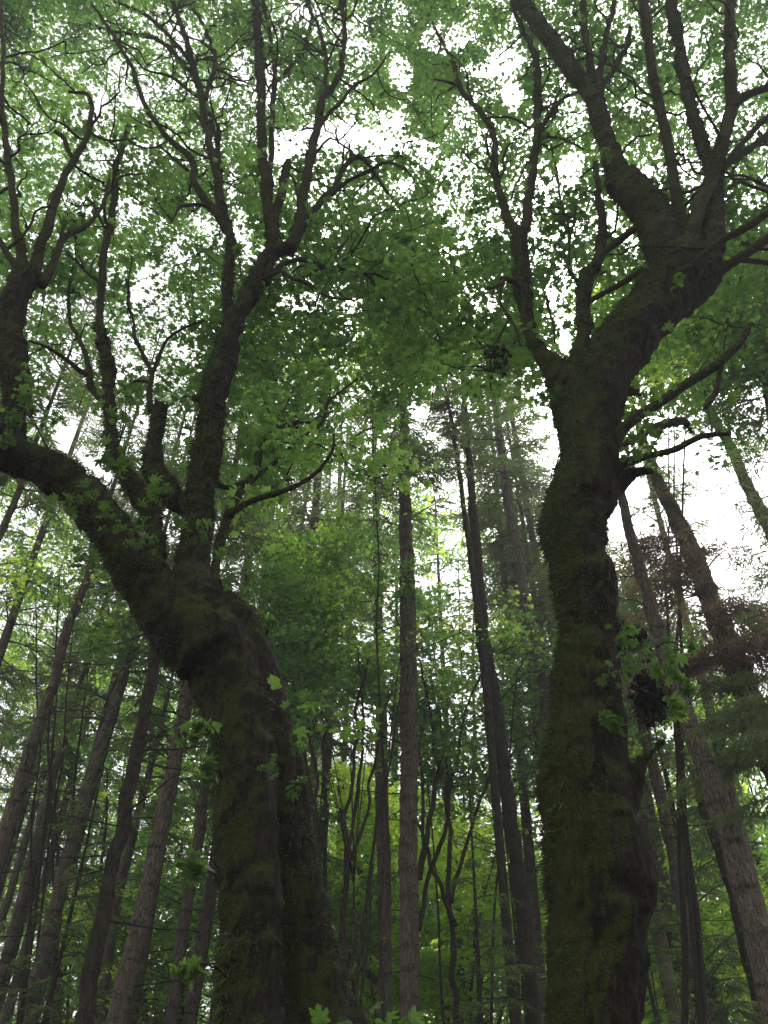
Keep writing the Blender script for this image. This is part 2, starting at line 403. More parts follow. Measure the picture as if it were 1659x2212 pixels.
GAPS = [
 (872, 400, 22, 12, .45), (930, 450, 16, 12, .5), (790, 470, 20, 12, .4), (960, 545, 16, 22, .25), (705, 500, 22, 14, .2), (850, 545, 22, 14, .25), (905, 515, 12, 16, .3), (735, 620, 22, 12, .3), (1010, 420, 16, 26, .3), (820, 425, 14, 14, .3), (980, 350, 24, 14, .2), (1000, 620, 16, 16, .35), (770, 720, 22, 14, .35), (905, 680, 16, 12, .35),  # directions in which the canopy lets the open sky through
 (720, 290, 100, 30, .05), (610, 320, 32, 48, .05), (868, 160, 28, 45, .1), (865, 40, 20, 40, .3), (960, 85, 60, 35, .15), (1090, 130, 45, 30, .2),
 (1108, 205, 26, 40, .1), (1045, 150, 60, 20, .2), (845, 280, 28, 45, .2), (885, 315, 45, 22, .15), (930, 330, 30, 25, .3), (1220, 175, 14, 16, .2), (1108, 285, 22, 26, .2),
 (1230, 365, 28, 42, .2), (1380, 235, 40, 22, .3), (1485, 370, 16, 34, .1), (1390, 375, 26, 20, .1), (1322, 480, 18, 34, .2), (1370, 522, 14, 18, .2),
 (270, 445, 30, 20, .15), (330, 600, 44, 26, .15), (295, 640, 26, 18, .2), (522, 145, 26, 42, .15), (582, 190, 12, 60, .15), (500, 400, 14, 44, .2),
 (650, 655, 60, 24, .2), (765, 660, 30, 22, .2), (830, 320, 30, 18, .2), (500, 960, 20, 66, .15), (700, 1060, 86, 55, .12), (175, 965, 55, 20, .2),
 (375, 910, 18, 40, .4), (940, 915, 66, 48, .05), (960, 830, 34, 26, .25), (1222, 735, 16, 34, .05), (1530, 1130, 70, 130, .06), (1500, 980, 50, 40, .3), (1322, 1190, 20, 70, .1),
 (1350, 1270, 20, 30, .2), (1455, 812, 34, 34, .4), (1500, 900, 24, 30, .3), (1190, 640, 14, 60, .3), (240, 900, 30, 40, .4), (60, 1130, 60, 50, .5), (330, 300, 20, 30, .5), (1000, 260, 30, 20, .4), (655, 1130, 50, 26, .3), (860, 1140, 60, 30, .5), (560, 60, 16, 30, .5), (1310, 700, 20, 30, .5), (1165, 640, 10, 40, .5), (100, 300, 14, 14, .4), (210, 70, 14, 14, .4)]
def openness(uv):
    """how much foliage stands in these directions: 1 full, 0 none"""
    k = np.ones(len(uv))
    for a, b, ra, rb, f in GAPS:
        d = ((uv[:, 0]-a)/ra)**2+((uv[:, 1]-b)/rb)**2; d = d*1.45; f = min(1, f+.06)
        k *= np.where(d < 1, f, 1-(1-f)*np.clip(1.5-d, 0, .5)*2)
    return k

def scatter(rng, n, box, Yr, zmax=31, seed=0, noise_amt=.75, edge=None):
    """n clump centres in a wedge of air, thinned where the photograph shows sky and gathered by noise into groups"""
    out = []
    for _ in range(200):
        if len(out) >= n: break
        m = n*4; u = rng.uniform(box[0], box[2], m); v = rng.uniform(box[1], box[3], m)
        k = openness(np.stack([u, v], 1))
        if edge is not None: k = k*edge(u, v)
        d = FW+RT*((u-W0/2)/F0)[:, None]+UP*(-(v-H0/2)/F0)[:, None]
        ym = np.clip((zmax-3)*d[:, 1]/np.maximum(d[:, 2], .05), Yr[0]+.6, Yr[1]); Y = Yr[0]+(ym-Yr[0])*rng.uniform(0, 1, m)
        p = CAM+d*(Y/d[:, 1])[:, None]
        k = k*np.clip(.5+noise_amt*1.2*(vnoise(p*.9, seed)*1.5+vnoise(p*.35, seed+8)*1.2), 0.02, 1)
        p = p[(rng.uniform(0, 1, m) < k) & (p[:, 2] < zmax) & (p[:, 2] > 1.0)]
        out.extend(p.tolist())
    return np.array(out[:n])

def thin_by_gaps(pos, rng):
    """leaves drawn into an opening by their clump's radius are dropped"""
    uv = proj(pos)[:, :2]; return rng.uniform(0, 1, len(pos)) < np.clip(openness(uv)*1.25+.02, 0, 1)

def canopy(g, clumps, rad, n, size, rng, vb=.45, tilt=.5, tmpl=LEAF_LO, seed=0):
    P_, S_, V_ = [], [], []
    for c in clumps:
        r = rad*rng.uniform(.6, 1.3); k = max(4, int(n*rng.uniform(.5, 1.4)))
        d = rng.normal(0, 1, (k, 3)); d /= np.linalg.norm(d, axis=1)[:, None]; d *= (rng.uniform(0, 1, k)**.5)[:, None]
        q = c+d*np.array([r, r, r*.28])+np.array([0, 0, -.35])*(d[:, :1]**2+d[:, 1:2]**2)*r; P_.append(q)
        S_.append(size*rng.uniform(.55, 1.25, k)); V_.append(np.full(k, vb+rng.normal(0, .17)))
    P_ = np.vstack(P_); S_ = np.concatenate(S_); V_ = np.concatenate(V_)
    m = thin_by_gaps(P_, rng); P_, S_, V_ = P_[m], S_[m], V_[m]
    add_leaves(g, P_, S_, V_+rng.normal(0, .12, len(P_))+.38*vnoise(P_*.45, seed), rng, tilt, tmpl)

def base_of(p):
    return (float(p[0]), float(p[1]), 0.0)
def to_ground(q):
    """lengthens a traced trunk straight down to the forest floor, widening at the roots"""
    d = q[0, :3]-q[min(len(q)-1, 12), :3]; d /= np.linalg.norm(d); d = d*.6+np.array([0, 0, -1])*.4; d /= abs(d[2])
    h = q[0, 2]+.1; n = max(3, int(h/.15)); t = np.linspace(1, 0, n+1)[:-1]
    pre = np.array([[*(q[0, :3]+d*h*s), q[0, 3]*(1+.35*s**3*min(1, h/1.5))] for s in t])
    return np.vstack([pre, q])

def big_maple(label, group, heavy, limbs, box, Yr, nclump, sprigs, seed, edge, shoots, extra=(), leaf=.126, nleaf=44):
    rng = np.random.default_rng(seed)
    qs = []
    for i, (pts, Y, dY) in enumerate(heavy):
        q = line3(pts, Y, dY, wig=.02, seed=seed+i); q[:, 3] *= .93
        if i < extra_ground[seed]: q = to_ground(q)
        qs.append(q)
    org = base_of(qs[0][0]); root = thing('maple_tree', label, 'tree', org, group)
    me, V, Nn = fused_trunk(qs, .021, seed)
    for_me = np.zeros(len(me.vertices)*3, np.float32); me.vertices.foreach_get('co', for_me)
    me.vertices.foreach_set('co', (for_me.reshape(-1, 3)-np.array(org, np.float32)).ravel()); me.update()
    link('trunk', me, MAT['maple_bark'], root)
    gm = Geo(); vis = V[:, 2] > 1.5
    moss_tufts(gm, V[vis], Nn[vis], 90000, rng, seed=seed); moss_tufts(gm, V[vis], Nn[vis], 9000, rng, ln=(.025, .05), seed=seed+7, thr=.25)
    NPs, NRs = [], []
    for q in qs:
        m = q[:, 2] > 6.0; NPs.append(q[m][::3, :3]); NRs.append(q[m][::3, 3])
    for i, (pts, Y, dY) in enumerate(limbs):
        q = line3(pts, Y, dY, wig=.028, seed=seed+50+i); q[:, 3] *= .9; g = Geo()
        sides = 12 if q[0, 3] > .05 else 8
        g.tube(q, sides, True, .5, ring_noise=.09, seed=seed+i)
        Vl = np.vstack(g.v)
        cl = np.repeat(q[:, :3], sides, 0); nl = Vl[:len(cl)]-cl; nl /= np.linalg.norm(nl, axis=1)[:, None]+1e-9
        moss_tufts(gm, Vl[:len(cl)], nl, int(200*len(q)*q[:, 3].mean()/.05)+60, rng, ln=(min(.008, q[:, 3].mean()*.15), min(.026, .004+q[:, 3].mean()*.3)), seed=seed, thr=-.05)
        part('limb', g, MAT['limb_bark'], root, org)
        m = q[:, 2] > 4.5; NPs.append(q[m][::2, :3]); NRs.append(q[m][::2, 3])
    gw = Geo()
    def crooked(p, d, l, r, depth):
        k = max(6, int(l/.10)); t = np.linspace(0, 1, k)[:, None]; o1 = rng.uniform(0, 50)
        q = p+d*l*t+np.array([0, 0, rng.uniform(-.1, .35)])*l*t*t
        q = q+(.16*l*np.stack([vnoise(t*2.2+[[o1+7*a, 0, 0]], seed) for a in range(3)], 1)+.035*np.stack([vnoise(t*l*5+[[o1+9*a, 3, 0]], seed) for a in range(3)], 1))*np.minimum(1, t*3)
        rr = r*(1-.7*t[:, 0])
        gw.tube(np.column_stack([q, rr]), 6, True, .5, ring_noise=.1, seed=seed)
        nn = q+0; moss_tufts(gm, np.repeat(nn, 4, 0), rand_frames(len(nn)*4, rng, 3.0)[:, 2], int(l*60), rng, ln=(.006, .016), seed=seed, thr=-9)
        NPs.append(q[2::2]); NRs.append(rr[2::2])
        if depth:
            for _ in range(int(l*2.0)+1):
                j = rng.integers(int(k*.2), k-1); e = d*.7+rng.normal(0, .55, 3)+[0, 0, .15]; e /= np.linalg.norm(e)
                crooked(q[j], e, l*rng.uniform(.25, .55), rr[j]*.6, depth-1)
    for i, (pts, Y, dY) in enumerate(limbs):
        q = line3(pts, Y, dY); ln_ = float(np.sum(np.linalg.norm(np.diff(q[:, :3], axis=0), axis=1)))
        if ln_ < 1.2 or q[len(q)//2, 2] < 9: continue
        for _ in range(int(ln_*1.15)):
            j = rng.integers(int(len(q)*.15), len(q)-1); d = (q[min(j+3, len(q)-1), :3]-q[j-1, :3]); d /= np.linalg.norm(d)+1e-9
            e = d*.55+rng.normal(0, .6, 3)+[0, .25, .1]; e[2] = max(e[2], .05); e /= np.linalg.norm(e); crooked(q[j, :3], e, rng.uniform(.7, 2.0), min(.024, max(.008, q[j, 3]*.55)), 1)
    part('side_branches', gw, MAT['limb_bark'], root, org, kind='stuff')
    # the finer branches and the crown they carry
    cl = scatter(rng, nclump, box, Yr, seed=seed, edge=edge)
    for ex, cnt, yr in extra:
        cl = np.vstack([cl, scatter(rng, cnt, ex, yr, seed=seed+1)])
    gb = Geo(); grow(np.vstack(NPs), np.concatenate(NRs), cl, gb, rng, seed=seed, r_tip=.008)
    bo = part('branchlets', gb, MAT['twig'], root, org, kind='stuff')
    gl = Geo(); canopy(gl, cl, .50, nleaf, leaf, rng, seed=seed)
    part('crown', gl, MAT['maple_leaf'], root, org, smooth=False)
    for (u, v, Y, ru, n, sz, vb, fu, fv) in sprigs:
        gs = Geo(); c, t = P(u, v, Y); a, _ = P(fu, fv, Y+.15); r = ru*t/F0; ns = max(2, n//7)
        cs = c+rng.normal(0, 1, (ns, 3))*np.array([r*.6, r*.5, r*.6])
        stem = Geo()
        for k in range(ns):
            tt = np.linspace(0, 1, 9)[:, None]; mid = (a+cs[k])/2+rng.normal(0, r*.2, 3)+np.array([0, 0, .1])
            q = (1-tt)**2*a+2*tt*(1-tt)*mid+tt*tt*cs[k]; stem.tube(np.column_stack([q, np.linspace(.007, .003, 9)]), 5, True)
            clump_leaves(gs, cs[k], r*.9, 8, sz*.6, rng, vb*.7-.02, tilt=.75, flat=.9, tmpl=LEAF_HI)
        so_ = part('leafy_shoot', stem, MAT['twig'], root, org)
        part('leaves', gs, MAT['sprig_leaf'], so_, org, smooth=False, kind='stuff')
    part('moss', gm, MAT['moss'], root, org, smooth=False, kind='stuff')
    return root
extra_ground = {11: 2, 22: 1}

M1_heavy = [
 ([(548,2300,150),(545,2212,136),(543,2025,138),(536,1875,142),(532,1700,138),(522,1575,150),(497,1475,155),(462,1400,168),(425,1330,165),(408,1270,120),(418,1237,78),(432,1087,68),(444,987,70),(459,887,60),(478,787,58),(505,700,46),(515,680,44),(545,625,42),(575,560,38),(600,540,34),(630,535,32)], 6.0, .3),
 ([(738,2330,240),(700,2212,190),(660,2025,130),(637,1875,112),(613,1700,102),(580,1575,98),(550,1450,100),(526,1375,100),(490,1312,80),(458,1285,50)], 6.5, -.25),
 ([(450,1420,150),(390,1350,140),(330,1290,122),(270,1200,105),(215,1115,95),(165,1050,86),(90,1005,84),(30,985,85),(-30,975,82),(-130,930,70),(-220,850,55)], 6.0, -.5),
 ([(10,990,90),(18,940,80),(25,900,62),(35,850,64),(28,760,60),(18,700,62),(38,640,66),(58,600,54),(62,580,30)], 5.6, .1),
 ([(385,1290,50),(362,1250,44),(336,1220,44),(335,1130,40),(310,1075,42),(272,1030,40),(246,975,36),(240,900,32),(236,800,30),(224,740,28),(215,700,18)], 6.05, .35),
 ([(440,1110,50),(415,1098,50),(385,1082,50),(350,1045,46),(332,1010,43),(334,950,36),(345,880,36)], 6.2, .2),
 ([(505,700,36),(492,690,26),(495,600,24),(500,525,24),(490,495,24),(478,440,20)], 6.3, .1),
]
M1_limbs = [
 ([(55,600,32),(45,545,24),(30,450,18),(12,300,14),(4,215,12),(8,100,9),(0,0,8)], 5.7, .4),
 ([(75,602,36),(82,560,26),(110,465,22),(130,400,18),(160,345,15),(192,290,12),(198,240,11),(190,205,9),(150,200,6)], 5.7, .2),
 ([(160,345,9),(148,325,11),(140,300,11),(120,287,10)], 5.8, -.1),
 ([(90,615,22),(105,590,20),(130,530,18),(155,505,14),(200,480,10),(225,435,8),(235,390,6)], 5.7, .5),
 ([(45,600,18),(30,570,16),(0,520,14),(-40,470,10),(-70,350,8)], 5.7, -.3),
 ([(490,500,22),(480,450,19),(470,400,19),(458,325,18),(445,275,17),(435,200,16),(420,150,14),(400,75,12),(380,25,10),(370,-20,9),(350,-120,6)], 6.4, .5),
 ([(484,480,14),(478,400,12),(468,300,12),(452,245,10),(447,225,9)], 6.5, .2),
 ([(490,500,22),(470,465,20),(440,425,18),(418,390,17),(420,360,16),(400,330,16),(370,305,13),(345,280,12),(310,215,11),(280,135,9),(245,75,8),(200,10,6)], 6.4, -.5),
 ([(405,368,8),(370,335,7),(340,310,5)], 6.2, .1),
 ([(462,455,9),(435,442,9),(385,447,8),(368,480,5)], 6.4, -.3),
 ([(430,215,9),(420,205,8),(380,172,8),(350,160,6),(320,150,5),(280,115,4)], 6.7, -.4),
 ([(432,185,10),(410,155,10),(350,92,10),(285,75,8),(235,65,6),(190,50,5)], 6.75, .4),
 ([(425,160,9),(410,130,9),(340,55,9),(300,25,8),(250,5,6)], 6.75, -.5),
 ([(446,215,10),(452,180,10),(465,150,10),(460,110,9),(435,45,8),(410,10,6)], 6.6, .5),
 ([(570,600,26),(582,560,24),(586,530,24),(588,500,22),(575,425,22),(567,300,21),(562,150,20),(557,50,18),(550,0,17),(545,-70,14),(540,-180,9)], 6.3, .3),
 ([(584,480,14),(584,380,13),(586,280,12),(593,175,11),(592,115,10),(575,40,8),(565,-20,6)], 6.4, .5),
 ([(594,180,9),(628,145,8),(655,105,8),(675,40,7),(665,0,6),(660,-60,5)], 6.8, .2),
 ([(625,540,34),(640,505,30),(645,480,28),(660,400,24),(675,325,21),(688,265,18),(700,215,15),(725,175,13),(740,135,12),(745,75,10),(738,0,9),(735,-80,6)], 6.3, -.3),
 ([(695,245,10),(702,180,9),(703,130,9),(690,65,8),(665,5,7),(650,-60,5)], 6.1, .2),
 ([(688,280,9),(705,250,9),(735,220,8),(770,185,8),(805,165,6),(835,125,5)], 6.2, -.4),
 ([(640,500,20),(655,485,20),(685,445,16),(725,400,14),(750,355,12),(775,340,11),(800,360,9),(830,400,7),(870,450,5)], 6.3, .8),
 ([(690,440,11),(720,418,11),(760,385,10),(800,365,9),(840,350,7),(880,372,5)], 6.5, -.6),
 ([(580,510,20),(592,470,20),(605,430,19),(622,350,18)], 6.4, .3),
 ([(575,610,14),(590,588,12),(615,570,12),(660,562,12),(700,578,11),(740,582,10),(790,590,9),(820,630,7),(840,665,5)], 6.3, .6),
 ([(580,600,10),(605,585,9),(630,600,9),(660,610,8),(710,640,7),(765,652,5)], 6.3, -.4),
 ([(700,578,8),(712,572,6),(745,525,6),(770,490,4)], 6.5, .3),
 ([(218,715,20),(215,680,18),(219,600,17),(232,520,18),(245,430,16),(254,350,15),(280,270,11)], 6.4, .3),
 ([(248,405,6),(262,385,6),(275,378,5),(302,375,4)], 6.6, -.2),
 ([(325,888,13),(321,840,14),(325,805,12),(305,760,10),(295,730,9),(285,690,7),(270,600,5)], 6.4, .3),
 ([(326,815,10),(345,770,9),(362,735,8),(400,705,7),(440,690,5)], 6.5, -.3),
 ([(238,895,18),(225,872,16),(195,832,16),(187,790,13),(175,740,11),(150,690,9),(148,640,8),(160,560,6),(165,500,5)], 6.4, .6),
 ([(190,812,12),(165,795,11),(150,780,10),(100,748,8),(60,735,6)], 6.5, -.5),
 ([(452,1290,24),(465,1230,22),(485,1150,24),(500,1100,22),(530,1050,18),(550,1010,18),(565,960,15),(600,925,13),(640,912,10),(668,912,7)], 6.25, .5),
 ([(495,1115,18),(515,1098,16),(545,1082,15),(585,1067,14),(640,1047,13),(690,1017,10),(720,975,8),(722,935,6)], 6.4, -.4),
 ([(532,1048,13),(560,1025,13),(595,1000,12),(655,940,9),(690,915,7),(712,868,6),(775,820,4)], 6.5, .9),
 ([(462,1045,13),(478,1050,14),(500,1056,13),(535,1040,12)], 6.35, .1),
 ([(428,860,20),(422,860,16)], 6.2, -.05),
]
# u, v, Y, spread, leaves, leaf size, tone, foot u, foot v
M1_sprigs = [
 (60, 850, 5.2, 55, 18, .20, .5, 30, 930), (150, 860, 5.1, 50, 16, .20, .55, 120, 1000), (215, 905, 5.2, 45, 20, .20, .45, 240, 1000),
 (265, 880, 5.3, 40, 14, .20, .5, 250, 980), (265, 1000, 5.2, 42, 22, .20, .6, 290, 1060), (310, 1060, 5.2, 38, 18, .20, .6, 330, 1120),
 (190, 1060, 5.0, 45, 12, .19, .3, 200, 1110), (270, 1130, 5.2, 36, 14, .18, .4, 290, 1210), (330, 1170, 5.4, 30, 9, .18, .4, 340, 1230),
 (400, 1120, 5.3, 28, 8, .17, .5, 410, 1160), (20, 900, 5.2, 30, 9, .2, .5, 15, 960), (190, 1195, 5.3, 30, 9, .18, .4, 230, 1190),
 (515, 545, 5.8, 12, 10, .17, .6, 520, 600), (400, 1590, 5.4, 34, 22, .20, .55, 480, 1620), (390, 1860, 5.2, 42, 18, .22, .3, 480, 1900),
 (445, 1650, 5.4, 26, 8, .20, .4, 480, 1680), (445, 2090, 5.1, 26, 14, .2, .5, 490, 2110), (630, 1690, 5.6, 34, 12, .17, .3, 640, 1740),
 (640, 1620, 5.7, 24, 8, .15, .3, 640, 1690), (590, 1350, 6.0, 26, 9, .13, .7, 575, 1370), (480, 1210, 5.9, 26, 8, .16, .5, 470, 1260),
 (330, 560, 6.2, 16, 6, .17, .6, 245, 430)]
def edge1(u, v):
    k = np.clip((960-v)/260., 0, 1)
    k = np.maximum(k, np.clip((1120-v)/150., 0, 1)*np.exp(-((u-660)/170)**2)*.75)   # the side bough over the middle
    k = k*np.where((v > 620) & (u < 470), .30, 1)
    k = k*np.where((u > 690) & (v > 330), .75, 1)
    return k*np.clip((1000-u)/120., 0, 1)
big_maple('big mossy maple forking into spreading limbs from two fused stems, left of the tall conifers', 'large moss covered maples',
          M1_heavy, M1_limbs, (-260, -260, 1000, 1130), (6.4, 13), 2350, M1_sprigs, 11, edge1, None)

M2_heavy = [
 ([(1278,2330,260),(1278,2212,234),(1293,2025,228),(1296,1875,230),(1270,1755,212),(1263,1650,198),(1267,1550,178),(1266,1475,150),(1264,1362,136),(1260,1257,142),(1240,1167,138),(1250,1087,140),(1272,1037,142),(1272,962,122),(1282,887,124),(1312,800,124),(1355,735,130),(1400,675,130),(1445,620,130),(1472,575,120),(1480,545,80)], 5.8, -.2),
 ([(1400,690,110),(1450,635,120),(1500,610,100),(1535,575,60)], 5.62, .0),
 ([(1255,985,60),(1232,900,66),(1212,820,64),(1190,785,46),(1175,770,36),(1150,735,33),(1140,700,32),(1130,625,31),(1125,550,29),(1122,505,30)], 5.85, .3),
 ([(1480,600,90),(1440,540,86),(1416,482,90),(1388,436,92),(1354,402,76),(1322,348,44),(1290,235,40),(1245,160,38),(1200,100,36),(1155,40,34),(1125,0,33),(1080,-60,28),(1000,-180,20)], 5.6, .3),
 ([(1350,410,40),(1330,405,34),(1312,402,22)], 5.65, .0),
 ([(1500,610,80),(1530,560,58),(1545,450,46),(1538,370,34),(1505,270,28),(1475,150,26),(1460,50,24),(1450,-10,22),(1440,-120,16)], 5.6, .2),
 ([(1240,830,50),(1246,780,36),(1258,740,32),(1262,650,30),(1266,600,30),(1288,575,26)], 5.75, .3),
 ([(1300,1370,70),(1335,1378,60),(1365,1372,52),(1388,1362,34)], 5.75, -.05),
 ([(1310,1760,90),(1350,1740,64),(1366,1700,44),(1376,1660,32),(1398,1632,20),(1432,1600,12)], 5.8, -.1),
 ([(1300,1070,80),(1330,1050,56),(1355,1030,36),(1385,1017,24),(1410,1017,18)], 5.7, -.15),
 ([(1215,1185,90),(1190,1165,50),(1180,1160,30)], 5.75, 0),
 ([(1345,1880,120),(1370,1870,90),(1385,1885,60)], 5.75, 0),
 ([(1290,985,60),(1300,1000,76),(1320,1010,50)], 5.6, 0),
]
M2_limbs = [
 ([(1122,510,24),(1108,490,22),(1085,440,19),(1070,350,16),(1063,280,14),(1030,235,12),(993,185,11),(975,125,8),(935,50,5)], 6.1, .5),
 ([(995,188,8),(965,176,6),(940,172,4)], 6.4, -.2),
 ([(1068,280,7),(1050,255,6),(1080,255,5),(1110,258,6),(1148,278,7)], 6.3, 0),
 ([(1122,510,26),(1135,490,25),(1145,425,22),(1158,300,20),(1162,200,18),(1157,125,14),(1130,65,10),(1110,20,8),(1090,-60,6)], 6.1, .2),
 ([(1165,285,9),(1180,260,9),(1210,220,8),(1245,200,6)], 6.2, .3),
 ([(1160,292,8),(1190,297,7),(1215,300,7),(1262,322,5)], 6.2, -.3),
 ([(1140,350,6),(1120,390,5),(1105,430,4)], 6.2, -.1),
 ([(1285,580,26),(1296,550,24),(1300,530,23),(1298,480,20),(1290,380,12),(1288,350,8)], 6.0, .3),
 ([(1292,560,18),(1310,540,17),(1345,515,17),(1380,490,17)], 6.0, -.3),
 ([(1255,612,10),(1240,600,10),(1230,582,9)], 5.95, -.1),
 ([(1272,652,13),(1300,636,13),(1330,620,14),(1390,582,16)], 6.0, -.3),
 ([(1140,645,16),(1125,620,16),(1105,602,16),(1085,600,12)], 6.0, -.2),
 ([(1088,605,8),(1083,655,7),(1108,700,6),(1128,745,4)], 5.8, -.1),
 ([(1085,610,7),(1070,620,9),(1055,622,7)], 5.8, -.1),
 ([(1098,690,6),(1080,730,5),(1062,760,4)], 5.8, .0),
 ([(1418,470,18),(1410,430,15),(1404,388,11)], 5.6, 0),
 ([(1300,235,20),(1285,200,17),(1275,130,16),(1265,75,15),(1260,0,14),(1258,-60,12)], 5.85, .3),
 ([(1295,240,15),(1292,190,14),(1305,100,13),(1330,0,11),(1340,-60,9)], 5.85, -.3),
 ([(1300,240,12),(1300,195,12),(1330,145,11),(1355,100,11),(1362,60,9)], 5.85, .5),
 ([(1475,530,28),(1470,470,28),(1455,380,24),(1430,250,22),(1412,175,18),(1395,60,14),(1385,0,12),(1375,-60,10)], 5.65, .6),
 ([(1422,215,15),(1416,180,14),(1405,75,13),(1395,0,12),(1392,-50,10)], 6.0, -.4),
 ([(1460,580,40),(1478,530,36),(1520,425,34),(1555,325,32),(1580,225,28),(1577,100,22),(1578,0,20),(1580,-80,16)], 5.5, -.1),
 ([(1578,235,22),(1600,215,20),(1660,190,20),(1720,165,18)], 5.4, -.2),
 ([(1545,420,14),(1560,372,13),(1600,335,15),(1665,290,17),(1730,240,15)], 5.75, .5),
 ([(1550,400,14),(1575,345,14),(1620,290,15),(1670,245,15),(1720,200,12)], 5.7, -.4),
 ([(1530,605,30),(1550,590,26),(1600,555,22),(1660,520,20),(1720,495,16)], 5.6, -.3),
 ([(1575,572,12),(1600,562,12),(1660,566,12),(1710,570,10)], 5.5, .3),
 ([(1470,590,18),(1490,575,18),(1550,530,18),(1620,490,18),(1680,450,16)], 5.35, -.4),
 ([(1575,405,8),(1600,395,8),(1640,412,8),(1690,425,7)], 5.8, .2),
 ([(1300,985,44),(1318,968,38),(1350,925,28),(1430,865,24),(1515,808,22),(1570,775,20),(1598,740,16),(1622,700,10)], 5.6, -.4),
 ([(1562,782,12),(1555,800,12),(1545,850,14),(1525,885,10)], 5.3, .1),
 ([(1320,1005,34),(1345,1000,28),(1395,983,18),(1460,967,16),(1515,942,16),(1578,938,10)], 5.65, -.3),
 ([(1320,985,16),(1360,955,15),(1400,930,16),(1430,918,22),(1480,912,20),(1496,936,8)], 5.7, .5),
 ([(1330,843,22),(1355,843,18),(1382,843,13)], 5.7, -.05),
 ([(1342,852,12),(1368,850,10),(1384,853,7)], 5.68, -.05),
 ([(1180,640,8),(1200,740,5)], 6.0, .0),
 ([(1190,310,5),(1215,440,6),(1232,500,5),(1228,560,4)], 6.0, .0),
 ([(1245,445,6),(1235,500,6),(1230,560,4),(1215,610,3)], 5.9, .1),
]
M2_sprigs = [
 (1400, 880, 5.2, 50, 22, .19, .5, 1350, 940), (1420, 950, 5.3, 45, 20, .19, .45, 1350, 990), (1350, 960, 5.3, 30, 10, .18, .3, 1330, 990), (1560, 880, 5.3, 35, 10, .19, .6, 1545, 850),
 (1430, 740, 5.6, 50, 16, .18, .7, 1420, 700), (1470, 605, 5.2, 14, 3, .17, .7, 1470, 620), (1308, 330, 5.4, 12, 3, .17, .8, 1320, 350),
 (1370, 1400, 5.1, 46, 16, .16, .15, 1340, 1380), (1440, 1420, 5.1, 46, 22, .16, .35, 1390, 1400), (1330, 1450, 5.0, 40, 12, .15, .25, 1310, 1440),
 (1480, 1400, 5.1, 34, 12, .17, .4, 1420, 1400), (1465, 1535, 5.0, 26, 10, .22, 1.0, 1430, 1480), (1480, 1470, 5.0, 24, 9, .2, .9, 1430, 1450),
 (1340, 1560, 5.3, 20, 6, .15, .5, 1330, 1580), (1200, 880, 5.8, 34, 9, .17, .5, 1210, 900)]
def edge2(u, v):
    k = np.clip((900-v)/220., 0, 1)
    k = np.maximum(k, np.where((u > 1320) & (v < 1060), .5, 0)*np.exp(-((u-1430)/130)**2))
    k = k*np.where((v > 620) & (u > 1250) & (u < 1500), .5, 1)
    k = k*np.where((u < 1040) & (v > 330), .8, 1)
    return k*np.clip((u-800)/100., 0, 1)
big_maple('big mossy maple with one thick crooked trunk that leans over to the upper right', 'large moss covered maples',
          M2_heavy, M2_limbs, (800, -260, 1930, 1060), (6.2, 13), 2150, M2_sprigs, 22, edge2, None)

